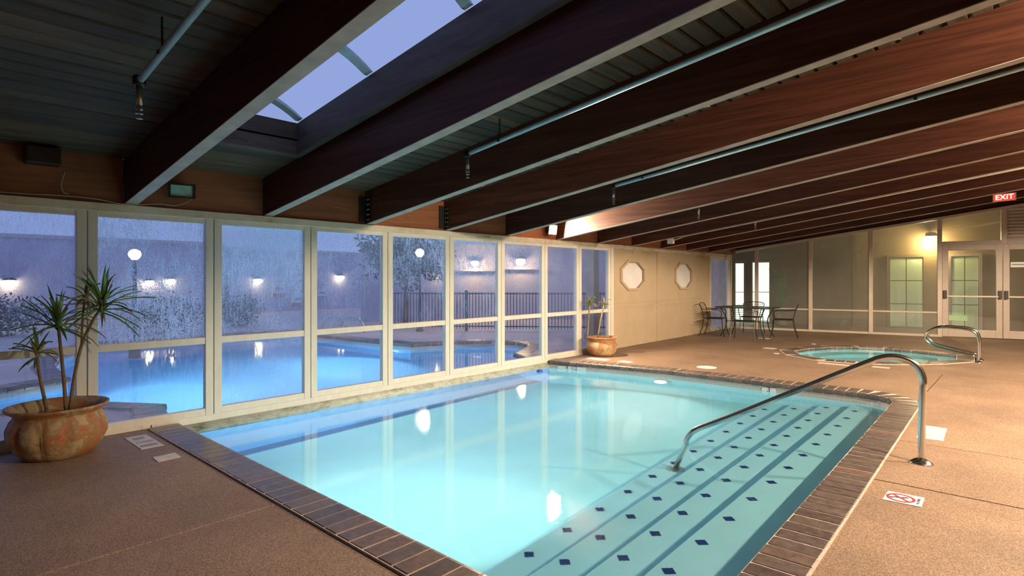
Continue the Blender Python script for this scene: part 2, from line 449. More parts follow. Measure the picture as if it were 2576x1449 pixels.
# ------------------------------------------------------------------ floor slabs
floor = empty('floor', (0, 0, 0)); struct(floor, 'brown exposed-aggregate concrete pool deck')
sub = MB(); sub.prism([(WX - .1, Y0), (XR, Y0), (XR, BY0 + .207 * (XR - BX0)), (WX - .25, BY0)], -.14, -.10,
                      [offset(INN, .12)[::-1], offset(SPA[::-1], .1, True)])
sub.build('subfloor', 'joint', floor)
def xr(y): return -.735 + (y - 1.64) * (-.15 / 5.96)
OA = [(-1.55 + .665 * math.cos(R(a)), 7.6 + .665 * math.sin(R(a))) for a in range(0, 91, 6)]
cutk = next(i for i, p in enumerate(OA) if p[0] < -.95)
FARO = [p for p in OUTL if p[1] > 7.8 and p[0] < -1.9]
slabs = [
    [(WX, Y0), (-3.465, Y0), (-3.465, 1.635), (WX, 1.635)],
    [(-3.455, Y0), (-.735, Y0), (-.735, 1.635), (-3.455, 1.635)],
    [(-.725, Y0), (XR, Y0), (XR, 1.30), (-.725, 1.30)],
    [(-.725, 1.31), (XR, 1.31), (XR, 4.70), (xr(4.64) , 4.64), (xr(1.64), 1.64)],
    [(xr(4.655), 4.655), (XR, 4.715), (XR, 5.97), (xr(5.9), 5.90)],
    [(xr(5.915), 5.915), (XR, 5.985), (XR, 10.4), (-.94, 10.4)] + OA[:cutk][::-1],
    [(-6.1, 10.4), (-6.1, OUTL[-1][1])] + FARO[::-1] + OA[cutk:][::-1] + [(-.955, OA[cutk][1] + .01), (-.955, 10.4)],
]
for sl in slabs: bevel(MB().prism(sl, -.10, 0).build('deck_slab', 'deck', floor), .005, 1)
s7 = [(-6.1, 10.412), (XR, 10.412), (XR, BY0 + .207 * (XR - BX0)), (BX0, BY0)]
MB().prism(s7, -.10, 0, [SPAO]).build('deck_slab', 'deck', floor)

# ------------------------------------------------------------------ coping bricks
def coping(name, label, line, width, pitch, closed=False, zt=.014, brick_w=None, over=.02):
    par = MB(); 
    a = offset(line, -over * .5, closed); b_ = offset(line, width, closed)
    if closed: a = a + a[:1]; b_ = b_ + b_[:1]
    n = len(a)
    top = [(*p, .0105) for p in a]; top2 = [(*p, .0105) for p in b_]
    par.strip(top, top2); par.strip([(*p, -.07) for p in a], top); par.strip([(*p, -.07) for p in b_], top2)
    root = par.build(name, 'mortar'); struct(root, label)
    bw_ = brick_w or pitch - .015
    bm = MB(); r_ = .022
    prof = [(-over, -.055), (-over - .004, -.03), (-over, zt - .016), (-over + .012, zt - .003), (-over + .03, zt), (width - .012, zt), (width - .004, zt - .006), (width - .004, -.055)]
    vs = [(x, -bw_ / 2, z) for x, z in prof] + [(x, bw_ / 2, z) for x, z in prof]; k = len(prof)
    bm.add(vs, [tuple(range(k)), tuple(range(2 * k - 1, k - 1, -1))] + [(i, (i + 1) % k, k + (i + 1) % k, k + i) for i in range(k)])
    proto = bm.build('brick', 'coping_brick', root); first = True
    L = list(line) + (list(line[:1]) if closed else [])
    carry = pitch * .5
    for i in range(len(L) - 1):
        p, q = Vector(L[i]), Vector(L[i + 1]); seg = (q - p).length; d = (q - p).normalized(); nrm = Vector((d.y, -d.x))
        t = carry
        while t < seg:
            o = proto if first else proto.copy()
            if not first: COL.objects.link(o)
            first = False
            c = p + d * t; o.location = (c.x, c.y, random.uniform(-.0012, .0012))
            o.rotation_euler = (0, 0, math.atan2(nrm.y, nrm.x) + random.uniform(-.006, .006))
            t += pitch
        carry = t - seg
    return root
coping('pool_coping', 'dark brown brick coping with pale mortar around the indoor pool', INN, CW, .126)
coping('spa_coping', 'dark brick coping ring around the round spa', SPA[::-1], .25, .15, True, .012)
coping('outdoor_pool_coping', 'dark coping of the outdoor pool beyond the windows', [(-6.3, 7.62)] + OUTD + [(-6.3, 1.9)], .28, .2, False, .02)

# ------------------------------------------------------------------ pool basin (indoors and outdoors), steps, floor
basin = empty('pool_basin', (-3.5, 5, 0)); struct(basin, 'pale turquoise plastered swimming pool basin')
def wall_strip(line, z0, z1, name, mat, parent, closed=False):
    L = list(line) + (list(line[:1]) if closed else [])
    # local tile coordinates need a length axis: each segment its own object would be heavy, so one mesh
    o = MB().strip([(*p, z0) for p in L], [(*p, z1) for p in L]).build(name, mat, parent); return o
wall_strip(INN, -1.6, WZ - .04, 'basin_wall', 'plaster', basin)
wall_strip(INN, WZ - .04, -.055, 'tile_band', 'band_tile', basin)
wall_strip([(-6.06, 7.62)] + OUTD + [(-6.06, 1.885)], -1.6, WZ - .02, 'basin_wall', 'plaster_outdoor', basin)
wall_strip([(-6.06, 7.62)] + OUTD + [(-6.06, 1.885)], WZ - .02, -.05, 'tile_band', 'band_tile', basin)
NOSE = [(-1.53, -.30), (-1.86, -.48), (-2.20, -.66), (-2.535, -.84)]
fl = MB()
fl.add([(-2.5, 1.8, -1.02), (-6.34, 1.8, -1.42), (-6.34, 8.1, -1.42), (-2.5, 8.1, -1.02)], [(0, 3, 2, 1)])
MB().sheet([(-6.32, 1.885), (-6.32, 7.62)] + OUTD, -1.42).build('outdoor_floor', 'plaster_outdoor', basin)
fl.add([(-.9, 1.8, -1.02), (-.9, 8.1, -1.02), (-2.5, 8.1, -1.02), (-2.5, 1.8, -1.02)], [(0, 1, 2, 3)])
fl.build('basin_floor', 'plaster', basin)
MB().box(-6.40, -6.24, 1.95, 7.65, -1.425, -1.405).build('floor_stripe', 'floor_stripe', basin)
px_ = -.93
tile = MB(); tile.add([(0, -.043, -.004), (.043, 0, -.004), (0, .043, -.004), (-.043, 0, -.004), (0, -.043, .004), (.043, 0, .004), (0, .043, .004), (-.043, 0, .004)],
                      [(3, 2, 1, 0), (4, 5, 6, 7), (0, 1, 5, 4), (1, 2, 6, 5), (2, 3, 7, 6), (3, 0, 4, 7)])
tproto = None
ROWS = [(-1.455, .435, 2.45), (-1.80, .405, 2.58), (-2.135, .405, 2.44), (-2.465, .43, 2.46)]
for k, ((nx, z), (rx, pit, y0)) in enumerate(zip(NOSE, ROWS)):
    st = MB()
    sl_ = -.016   # the steps follow the slightly splayed edge
    st.prism([(px_ + .05, 1.86), (nx, 1.86), (nx - .10, 8.06), (px_ - .1, 8.06)] if k == 0 else [(NOSE[k - 1][0] + .02, 1.86), (nx, 1.86), (nx - .10, 8.06), (NOSE[k - 1][0] - .08, 8.06)], -1.1, z)
    so = st.build('step', 'step_plaster', basin, origin=(nx, 5, z)); bevel(so, .012, 2)
    y = y0 - pit
    while y < 7.9:
        y += pit
        if y > 7.95: break
        if tproto is None: tproto = tile.build('diamond_tile', 'navy_tile'); tproto.parent = so; o = tproto
        else: o = tproto.copy(); COL.objects.link(o); o.parent = so
        o.location = (rx - .10 * (y - 2.4) / 5.7 * .7 - nx, y - 5, .001)

for o_ in basin.children:
    if o_.type == 'MESH': o_.cycles.is_caustics_receiver = True
    for c_ in o_.children: c_.cycles.is_caustics_receiver = True
# spa basin
spab = empty('spa_basin', (-2.2, 12.2, 0)); struct(spab, 'turquoise plastered round spa basin')
wall_strip(SPA, -.9, -.03, 'spa_wall', 'spa_plaster', spab, True)
MB().sheet(SPA, -.9).build('spa_floor', 'spa_plaster', spab)
bench = offset(SPA, -.0, True); inner = [(-2.15 + (p[0] + 2.15) * .66, 12.2 + (p[1] - 12.2) * .66) for p in SPA]
MB().prism(SPA[::-1], -.9, -.45, [inner]).build('spa_bench', 'spa_plaster', spab)

# ------------------------------------------------------------------ water
wat = MB(); wat.open = True; wat.sheet([p for p in INN] + OUTD, WZ)
wo = wat.build('pool_water', 'water', smooth=True); tag(wo, 'still turquoise pool water running under the window wall to the outdoor pool', 'water', kind='stuff')
ws = MB(); ws.open = True; ws.sheet(SPA, -.04)
wo.cycles.is_caustics_caster = True
so_ = ws.build('spa_water', 'water'); tag(so_, 'bright turquoise water in the small round spa', 'water', kind='stuff')

# pool lights: a steel niche ring with a glowing lens, and the lamp's own light
def pool_light(loc, direction, label, power, aim, cone=150, r=.11):
    d = Vector(direction).normalized(); q = d.to_track_quat('Z', 'Y').to_matrix().to_4x4(); T = Matrix.Translation(Vector(loc)) @ q
    t = thing('pool_light', loc, label, 'pool light', 'underwater pool lights')
    MB().lathe([(r * .8, 0), (r * 1.25, 0), (r * 1.25, .03), (r, .035), (r * .95, .02), (r * .8, .02)], n=20).xf(T).build('ring', 'steel', t, smooth=False)
    MB().lathe([(r * .95, .0), (r * .95, .015), (r * .5, .022), (.005, .025)], n=20).xf(T).build('lens', 'pool_lens', t, smooth=True)
    l = lamp('pool_light_beam', 'SPOT', Vector(loc) + d * .06, power, (1.0, .98, .92), aim, spot_size=R(cone), spot_blend=.7, shadow_soft_size=.10)
    l.parent = t; l.location = d * .06
    return t
pool_light((-4.15, 7.985, -.36), (0, -1, 0), 'round underwater light on the far pool wall below the far coping', P_POOL * 1.3, (-4.4, 4.0, -1.6))
pool_light((-3.6, 1.90, -.42), (0, 1, 0), 'round underwater light on the near pool wall by the dark coping', P_POOL * 3.4, (-3.9, 3.3, -1.5), cone=120)
pool_light((-10.2, 7.36, -.5), (0, -1, 0), 'round underwater light in the outdoor pool wall', P_POOL * 7, (-9.5, 3.5, -1.3))
pool_light((-9.5, 1.70, -.5), (.3, .9, 0), 'round underwater light by the outdoor pool curve', P_POOL * 7, (-9.0, 5, -1.3))
pool_light((-2.38, 10.965, -.30), (0, 1, 0), 'small underwater light in the near spa wall', 90.0, (-2.2, 13.0, -.5), cone=165, r=.08)

# ================================================================== WINDOW WALL
JOINTS = [-3.07, -2.0, -.94, .125, 1.19, 2.235, 3.285, 4.345, 5.40, 6.47, 7.545, 8.545, 9.60]
WETS = {0: (.5, .1, .5), 1: (.5, .1, .5), 2: (.4, .1, .5), 3: (.40, .08, .3), 4: (1.0, .12, .0), 5: (1.0, .50, .95), 6: (.45, .14, .8), 7: (.75, .10, .8), 8: (.75, .14, .9), 9: (.6, .16, .9), 10: (.15, .22, .5), 11: (.1, .15, .5)}
for i in range(len(JOINTS) - 1):
    a, b_ = JOINTS[i], JOINTS[i + 1]; c = (a + b_) / 2
    wn = empty('window_%d' % (i + 1), (WX, c, 0)); struct(wn)
    fw = .078
    f = MB(); f.box(WX - .07, WX, a + .004, a + fw, .03, 2.0); bevel(f.build('stile', 'frame_paint', wn), .004)
    f = MB(); f.box(WX - .07, WX, b_ - fw, b_ - .004, .03, 2.0); bevel(f.build('stile', 'frame_paint', wn), .004)
    f = MB(); f.box(WX - .065, WX - .004, a + fw, b_ - fw, 1.95, 2.0); f.build('top_rail', 'frame_paint', wn)
    f = MB(); f.box(WX - .065, WX - .004, a + fw, b_ - fw, .03, .10); bevel(f.build('bottom_rail', 'frame_paint', wn), .004)
    f = MB(); f.box(WX - .06, WX - .008, a + fw, b_ - fw, .745, .812); bevel(f.build('transom', 'frame_paint', wn), .005)
    wv, hz, tk = WETS[i]
    for z0, z1, k in ((.81, 1.955, 1.), (.095, .748, .12)):
        p = MB().box(WX - .040, WX - .034, a + fw - .01, b_ - fw + .01, z0, z1).build('pane', 'wet_glass', wn)
        p.color = (wv * k, hz * (1. if k == 1. else .35), tk if k == 1. else 0, 1)
tr1 = MB().box(WX - .12, WX + .012, JOINTS[0], 9.6, 1.998, 2.075).build('trim_1', 'header_paint'); bevel(tr1, .006); struct(tr1, 'stained cream header board above the windows')
tr2 = MB().box(WX - .14, WX + .004, 1.6, 7.75, -.035, .035).build('trim_2', 'frame_paint'); struct(tr2, 'pale sill board under the windows along the pool'); bevel(tr2, .008)
t3 = MB().tube([(WX - .03, 1.75, -.095), (WX - .03, 7.68, -.095)], .075, 14).build('trim_3', 'sill_paint', smooth=True); struct(t3, 'mould-stained rounded curb beam at the waterline under the windows')
MB().box(WX - .09, WX + .02, 1.68, 1.74, -.16, .03).build('curb_end', 'frame_paint', t3)
tr4 = MB().box(WX - .12, WX + .004, JOINTS[0], 1.6, 0, .035).box(WX - .12, WX + .004, 7.75, 9.6, 0, .035).build('trim_4', 'frame_paint'); struct(tr4, 'pale sill board at the deck under the end windows')
# wooden blocking above the header, between the beams
BEAMY = [1.515 + 1.28 * k for k in range(-3, 11)]
blk = empty('wall_upper_left', (WX, 5, 2.2)); struct(blk, 'orange-brown wooden blocking boards above the window header')
yy = [Y0] + BEAMY + [16.1]
for i in range(len(yy) - 1):
    y0 = yy[i] + (.055 if i else 0); y1 = yy[i + 1] - (.055 if i < len(yy) - 2 else 0)
    MB().box(WX - .06, WX - .015 + random.uniform(-.01, .01), y0, y1, 2.07, 2.55).build('blocking_board', 'block_wood', blk)

# ------------------------------------------------------------------ solid panel wall with two octagonal windows, then a last window
def wl(y): return WX - .17 * max(0, (y - 9.6)) / 6.5
wroot = empty('wall_left', (WX, 12, 0)); struct(wroot, 'tan panelled wall section with octagonal windows')
def octagon(cy_, cz, hw, hh):
    k = .42; pts = [(-1, -k), (-k, -1), (k, -1), (1, -k), (1, k), (k, 1), (-k, 1), (-1, k)]
    return [(cy_ + hw * u, cz + hh * v_) for u, v_ in pts]
def yz_prism(mb, poly, x0, x1, holes=()):
    t = MB().prism(poly, 0, 1, holes)
    for p in t.v: p.x, p.y, p.z = (x0 if p.z < .5 else x1) + (wl(p.x) - WX), p.x, p.y
    return mb.add(t.v, t.f)
def oct_px(x0, x1, y0, y1):
    p0 = on_plane(x0, (y0 + y1) / 2, 1, 0, WX - .08); p1 = on_plane(x1, (y0 + y1) / 2, 1, 0, WX - .08)
    pc = (p0.y + p1.y) / 2
    za = on_plane((x0 + x1) / 2, y0, 1, 0, WX - .08).z; zb = on_plane((x0 + x1) / 2, y1, 1, 0, WX - .08).z
    return octagon(pc, (za + zb) / 2, (p1.y - p0.y) / 2, (za - zb) / 2), pc, (za + zb) / 2
O1, oc1, oz1 = oct_px(1556, 1617, 658, 727); O2, oc2, oz2 = oct_px(1699, 1743, 662, 725)
yz_prism(MB(), [(9.64, 0), (11.62, 0), (11.62, 2.0), (9.64, 2.0)], WX - .09, WX - .01, [O1]).build('panel', 'wall_paint', wroot)
yz_prism(MB(), [(11.66, 0), (14.55, 0), (14.55, 2.0), (11.66, 2.0)], WX - .09, WX - .01, [O2]).build('panel', 'wall_paint', wroot)
for y0, y1 in ((9.60, 9.70), (11.58, 11.70), (14.5, 14.62)):
    bevel(yz_prism(MB(), [(y0, 0), (y1, 0), (y1, 2.0), (y0, 2.0)], WX - .10, WX + .012).build('batten', 'frame_paint' if y0 < 10 else 'wall_paint', wroot), .004)
for z0, z1 in ((.80, .83), (.90, .925)):
    yz_prism(MB(), [(9.7, z0), (14.5, z0), (14.5, z1), (9.7, z1)], WX - .03, WX).build('rail_moulding', 'wall_paint', wroot)
yz_prism(MB(), [(9.6, 1.998), (16.1, 1.998), (16.1, 2.075), (9.6, 2.075)], WX - .12, WX + .014).build('header_board', 'header_paint', wroot)
for k, (O, oc, oz, nm) in enumerate(((O1, oc1, oz1, 14), (O2, oc2, oz2, 15))):
    wn = empty('window_%d' % nm, (wl(oc), oc, oz)); struct(wn)
    ring = [(oc + (p[0] - oc) * 1.10, oz + (p[1] - oz) * 1.10) for p in O]; ring2 = [(oc + (p[0] - oc) * .95, oz + (p[1] - oz) * .95) for p in O]
    yz_prism(MB(), ring, WX - .012, WX + .02, [ring2]).build('octagon_frame', 'wall_paint', wn)
    yz_prism(MB(), O, WX - .06, WX - .054).build('pane', 'octagon_glaze', wn)
wn = empty('window_13', (WX - .15, 15.3, 0)); struct(wn)
for y0, y1, z0, z1 in ((14.62, 14.69, .0, 2.0), (15.98, 16.06, 0, 2.0), (14.69, 15.98, 0, .09), (14.69, 15.98, 1.93, 2.0)):
    yz_prism(MB(), [(y0, z0), (y1, z0), (y1, z1), (y0, z1)], WX - .07, WX).build('frame_bar', 'frame_paint', wn)
p = yz_prism(MB(), [(14.68, .08), (15.99, .08), (15.99, 1.94), (14.68, 1.94)], WX - .04, WX - .034).build('pane', 'wet_glass', wn); p.color = (.1, .35, 0, 1)

# ------------------------------------------------------------------ ceiling planks, beams
ceiling = empty('ceiling', (0, 6, 3)); struct(ceiling, 'dark stained plank ceiling sloping up from the windows')
rf = MB()
SKX0, SKX1, SKY0, SKY1 = -5.20, 2.2, 1.60, 2.66
def slab_sloped(mb, x0, x1, y0, y1, dz0, dz1):
    return mb.hexa([(x0, y0, ceil_z(x0) + dz0), (x1, y0, ceil_z(x1) + dz0), (x1, y1, ceil_z(x1) + dz0), (x0, y1, ceil_z(x0) + dz0)],
                   [(x0, y0, ceil_z(x0) + dz1), (x1, y0, ceil_z(x1) + dz1), (x1, y1, ceil_z(x1) + dz1), (x0, y1, ceil_z(x0) + dz1)])
YE = 18.4
for x0, x1, y0, y1 in ((WX - .9, SKX0, Y0, YE), (SKX1, XR + .1, Y0, YE), (SKX0, SKX1, Y0, SKY0 - .06), (SKX0, SKX1, SKY1 + .06, YE)): slab_sloped(rf, x0, x1, y0, y1, .035, .12)
rf.build('roof_deck', 'black_plastic', ceiling)
x = WX - .02
while x < XR:
    segs = [(Y0, YE)] if (x + .145 <= SKX0 + .01 or x >= SKX1) else [(Y0, SKY0 - .03), (SKY1 + .03, YE)]
    for (a, b_) in segs:
        mb = MB(); g = .008; dz = random.uniform(-.002, .002); c = .010
        z0 = ceil_z(x + g) ; z1 = ceil_z(x + .145 - g)
        pr = [(x + g, z0 + .012 + dz), (x + g + c, z0 + dz), (x + .145 - g - c, z1 + dz), (x + .145 - g, z1 + .012 + dz), (x + .145 - g, z1 + .035), (x + g, z0 + .035)]
        k = len(pr)
        mb.add([(u, a, v_) for u, v_ in pr] + [(u, b_, v_) for u, v_ in pr], [tuple(range(k)), tuple(range(2 * k - 1, k - 1, -1))] + [(i, (i + 1) % k, k + (i + 1) % k, k + i) for i in range(k)])
        mb.build('plank', 'plank', ceiling, origin=(x, (a + b_) / 2, z0))
    x += .145
for k, by in enumerate(BEAMY):
    x0, x1 = WX - .06, XR
    def bz(x_, t): return (beam_z(x_) if t == 0 else ceil_z(x_))
    mb = MB().hexa([(x0, by - .05, bz(x0, 0) + .006), (x1, by - .05, bz(x1, 0) + .006), (x1, by + .05, bz(x1, 0) + .006), (x0, by + .05, bz(x0, 0) + .006)],
                   [(x0, by - .05, bz(x0, 1)), (x1, by - .05, bz(x1, 1)), (x1, by + .05, bz(x1, 1)), (x0, by + .05, bz(x0, 1))])
    bo = mb.build('roof_beam', 'beam', origin=(x0, by, 2.2)); bo['kind'] = 'structure'
    bo['label'] = ORD[k] + ' dark wooden roof beam counted from the wall behind the viewer'
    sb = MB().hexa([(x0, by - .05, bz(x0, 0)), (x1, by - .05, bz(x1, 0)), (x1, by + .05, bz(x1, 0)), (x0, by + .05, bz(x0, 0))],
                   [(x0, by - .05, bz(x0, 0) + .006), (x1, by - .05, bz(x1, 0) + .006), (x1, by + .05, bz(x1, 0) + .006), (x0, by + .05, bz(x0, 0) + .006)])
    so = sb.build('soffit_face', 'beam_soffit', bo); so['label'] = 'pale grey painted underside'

# skylight
sk = empty('skylight', ((SKX0 + SKX1) / 2, (SKY0 + SKY1) / 2, 3)); struct(sk, 'long barrel-vaulted skylight with arched ribs in a dark wood curb')
CH = .275
def curb(x0, x1, y0, y1):
    for a, b_ in ((-.03, .10), (.10, CH)):
        slab_sloped(MB(), x0 - (.008 if a < 0 else 0), x1 + (.008 if a < 0 else 0), y0 - (.008 if a < 0 else 0), y1 + (.008 if a < 0 else 0), a, b_).build('curb_board', 'curb_wood', sk)
curb(SKX0 - .05, SKX0, SKY0 - .05, SKY1 + .05); curb(SKX1, SKX1 + .05, SKY0 - .05, SKY1 + .05)
curb(SKX0, SKX1, SKY0 - .05, SKY0); curb(SKX0, SKX1, SKY1, SKY1 + .05)
def arch(x_, n=14, rise=.20, inset=0.):
    ym = (SKY0 + SKY1) / 2; hw = (SKY1 - SKY0) / 2 - inset
    return [Vector((x_, ym + hw * (2 * i / n - 1), ceil_z(x_) + CH + (rise - inset) * (1 - (2 * i / n - 1) ** 2) + .004)) for i in range(n + 1)]
xs = [SKX0 - .02 + (SKX1 - SKX0 + .04) * i / 24 for i in range(25)]
ribs = [SKX0 + .02, -5.12, -3.97, -2.8, -1.6, -.4, .8, SKX1 - .03]
for i in range(1, len(ribs)):
    mb = MB(); a = arch(ribs[i - 1]); b_ = arch(ribs[i])
    mb.strip(a, b_); o = mb.build('dome_pane', 'acrylic', sk, smooth=True); o.color = (0, .0, 0, 1)
for rx in ribs[1:-1]:
    a0 = arch(rx - .042, inset=.008); a1 = arch(rx + .042, inset=.008); c0 = arch(rx - .042, inset=.04); c1 = arch(rx + .042, inset=.04)
    mb = MB(); mb.strip(a0, a1); mb.strip(c1, c0); mb.strip(c0, a0); mb.strip(a1, c1)
    mb.build('rib', 'pipe_paint', sk)
for rx in (SKX0 + .0, SKX1):   # closed ends of the vault
    a = arch(rx); mb = MB(); mb.add([tuple(p) for p in a], [tuple(range(len(a)))]); o = mb.build('end_pane', 'acrylic', sk); o.color = (0, 0, 0, 1)

# ------------------------------------------------------------------ the walls out of view
wr = MB().box(XR, XR + .1, Y0, YE, -.1, 4.2).build('wall_right', 'wall_plain'); struct(wr, 'plain tan wall at the high side of the room')
wf = MB().hexa([(WX - .3, Y0 - .1, -.1), (XR + .1, Y0 - .1, -.1), (XR + .1, Y0, -.1), (WX - .3, Y0, -.1)],
               [(WX - .3, Y0 - .1, 2.6), (XR + .1, Y0 - .1, 4.1), (XR + .1, Y0, 4.1), (WX - .3, Y0, 2.6)]).build('wall_front', 'wall_plain'); struct(wf, 'plain tan wall behind the viewer')

# ================================================================== FAR WALL: glass panels and double doors
wbk = empty('wall_back', bw(0)); struct(wbk, 'far glazed partition with pale mullions')
def ztop(s): return 2.135 + .150 * s
def zc(s): return ceil_z(bw(s).x) + .02
for s in (.0, .70, 2.03, 3.385, 4.79):
    bevel(bbox_(MB(), s - .045, s + .045, -.06, .03, 0, ztop(s)).build('mullion', 'mullion', wbk), .004)
bbox_(MB(), 5.93, 6.02, -.06, .03, 2.22, ztop(6)).build('mullion', 'mullion', wbk)
bbox_(MB(), 7.06, 7.15, -.06, .03, 0, ztop(7)).build('mullion', 'mullion', wbk)
mb = MB(); mb.hexa([bw(-.05, -.07, ztop(-.05) - .03), bw(SB, -.07, ztop(SB) - .03), bw(SB, .03, ztop(SB) - .03), bw(-.05, .03, ztop(-.05) - .03)],
                   [bw(-.05, -.07, ztop(-.05) + .03), bw(SB, -.07, ztop(SB) + .03), bw(SB, .03, ztop(SB) + .03), bw(-.05, .03, ztop(-.05) + .03)])
mb.build('head_trim', 'mullion', wbk)
mb = MB(); mb.hexa([bw(-.05, 0, ztop(-.05) + .03), bw(SB, 0, ztop(SB) + .03), bw(SB, .03, ztop(SB) + .03), bw(-.05, .03, ztop(-.05) + .03)],
                   [bw(-.05, 0, zc(-.05)), bw(SB, 0, zc(SB)), bw(SB, .03, zc(SB)), bw(-.05, .03, zc(-.05))])
mb.build('gable_board', 'beam', wbk)
bbox_(MB(), -.05, 4.8, -.05, .03, 0, .05).build('base_trim', 'mullion', wbk)
n_ = 16
for s0, s1, hz in ((0, .70, .06), (.70, 2.03, .14), (2.03, 3.385, .17), (3.385, 4.79, .16)):
    wn = empty('window_%d' % n_, bw((s0 + s1) / 2)); struct(wn); n_ += 1
    bbox_(MB(), s0 + .045, s1 - .045, -.03, .01, .565, .60).build('transom', 'mullion', wn)
    p = bbox_(MB(), s0 + .04, s1 - .04, -.004, .002, .04, .57).build('pane', 'wet_glass', wn); p.color = (.0, hz + .05, 0, 1)
    p = bbox_(MB(), s0 + .04, s1 - .04, -.004, .002, .60, ztop(s0) - .02, ztop(s1) - .02).build('pane', 'wet_glass', wn); p.color = (.0, hz, 0, 1)
wn = empty('window_%d' % n_, bw(5.4)); struct(wn)
p = bbox_(MB(), 4.83, 5.94, -.004, .002, 2.29, ztop(4.83) - .02, ztop(5.94) - .02).build('pane', 'wet_glass', wn); p.color = (0, .1, 0, 1)
bbox_(MB(), 4.83, 7.06, -.055, .03, 2.20, 2.29).build('door_head', 'door_paint', wbk)
# louvre over the second door
lv = empty('louvre', bw(6.55)); struct(lv, 'grey slatted louvre above the right-hand door')
bbox_(MB(), 6.02, 7.06, .0, .02, 2.29, ztop(6.02) - .03, ztop(7.06) - .03).build('backing', 'mullion', lv)
zz = 2.32
while zz < 3.0:
    mb = MB(); mb.hexa([bw(6.05, -.03, zz), bw(7.05, -.03, zz), bw(7.05, .0, zz + .035), bw(6.05, .0, zz + .035)],
                       [bw(6.05, -.03, zz + .012), bw(7.05, -.03, zz + .012), bw(7.05, .0, zz + .047), bw(6.05, .0, zz + .047)])
    mb.build('slat', 'mullion', lv); zz += .075
for k, (s0, s1) in enumerate(((4.84, 5.955), (5.965, 7.06))):
    d = empty('door_%d' % (k + 1), bw(s0)); struct(d, ('left' if k == 0 else 'right') + ' leaf of the pale aluminium glazed double door')
    for a, b_, z0, z1, nm in ((s0, s0 + .115, .02, 2.20, 'stile'), (s1 - .115, s1, .02, 2.20, 'stile'), (s0 + .115, s1 - .115, .02, .20, 'bottom_rail'), (s0 + .115, s1 - .115, 2.07, 2.20, 'top_rail')):
        bevel(bbox_(MB(), a, b_, -.045, .005, z0, z1).build(nm, 'door_paint', d), .004)
    p = bbox_(MB(), s0 + .11, s1 - .11, -.02, -.014, .19, 2.08).build('pane', 'wet_glass', d); p.color = (0, .10, 0, 1)
    pb = bbox_(MB(), s0 + .06, s1 - .06, -.10, -.075, .965, 1.0).build('push_bar', 'mullion', d)
    for sa in ((s0 + .02, s1 - .08) if k == 0 else (s0 + .02,)):
        bbox_(MB(), sa, sa + .06, -.115, -.045, .93, 1.12).build('bar_housing', 'dark_metal', d)
nt_ = bbox_(MB(), 6.10, 6.5, -.024, -.021, 1.66, 1.78).build('paper_notice', 'white_tile'); tag(nt_, 'white paper notice taped to the glass of the right-hand door', 'notice')
bbox_(MB(), 6.12, 6.48, -.0255, -.0242, 1.715, 1.73).build('printed_line', 'dark_print', nt_)

# ------------------------------------------------------------------ corridor behind the glass
CO = 2.6
cf = MB(); cf.add([bw(-1.5, .03, -.01), bw(SB + 1, .03, -.01), bw(SB + 1, CO, -.01), bw(-1.5, CO, -.01)], [(0, 1, 2, 3)]); struct(cf.build('floor_corridor', 'corridor_floor'), 'brown floor of the corridor behind the glass')
cc = MB(); cc.add([bw(-1.5, .04, 2.75), bw(SB + 1, .04, 3.9), bw(SB + 1, CO, 3.9), bw(-1.5, CO, 2.75)], [(0, 3, 2, 1)]); struct(cc.build('ceiling_corridor', 'corridor_paint'), 'ceiling of the corridor behind the glass')
wc = empty('wall_corridor', bw(2, CO)); struct(wc, 'ochre corridor wall behind the glass partition')
bbox_(MB(), -1.5, SB + 1, CO, CO + .1, -.02, 4.0).build('wall_board', 'corridor_paint', wc)
s_, z_ = back_px(2150, 700, CO)
bbox_(MB(), s_ - .05, s_ + .05, CO - .08, CO, 0, 3.2).build('pilaster', 'corridor_paint', wc)
struct(bbox_(MB(), -1.55, -1.45, -.0, CO, -.02, 3.0).build('wall_corridor_end', 'corridor_paint'))
struct(bbox_(MB(), SB + 1, SB + 1.1, 0, CO, -.02, 4.2).build('wall_corridor_right', 'corridor_paint'))
def corridor_window(name, x0, x1, y0, y1, mat, label, cols=2, rows=2, z0=None, frame='corridor_paint'):
    a, zt_ = back_px(x0, y0, CO); b_, zb_ = back_px(x1, y1, CO)
    zb_ = max(.02, zb_) if z0 is None else z0
    wn = empty(name, bw((a + b_) / 2, CO)); struct(wn, label)
    fwid = .07
    for s0, s1, u0, u1 in ((a - fwid, a, zb_ - .02, zt_ + fwid), (b_, b_ + fwid, zb_ - .02, zt_ + fwid), (a, b_, zt_, zt_ + fwid)):
        bbox_(MB(), s0, s1, CO - .05, CO, max(0, u0), u1).build('frame_bar', frame, wn)
    for i in range(cols):
        for j in range(rows):
            sa = a + (b_ - a) * i / cols; sb_ = a + (b_ - a) * (i + 1) / cols; za = zb_ + (zt_ - zb_) * j / rows; zz_ = zb_ + (zt_ - zb_) * (j + 1) / rows
            bbox_(MB(), sa + .012, sb_ - .012, CO - .02, CO - .005, za + .012, zz_ - .012).build('lit_pane', mat, wn)
    return wn
corridor_window('window_22', 1850, 1872, 662, 838, 'lit_window', 'brightly lit pale green doorway glazing behind the patio table', 1, 2)
corridor_window('window_23', 1893, 1936, 660, 838, 'lit_window', 'brightly lit pale green wide glazing at the corridor end', 1, 2)
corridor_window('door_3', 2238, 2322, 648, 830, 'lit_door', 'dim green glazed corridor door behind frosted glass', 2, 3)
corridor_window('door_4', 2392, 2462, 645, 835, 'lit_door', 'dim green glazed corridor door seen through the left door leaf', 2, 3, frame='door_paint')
a, za = back_px(2386, 792, CO); b_, zb_ = back_px(2432, 815, CO)
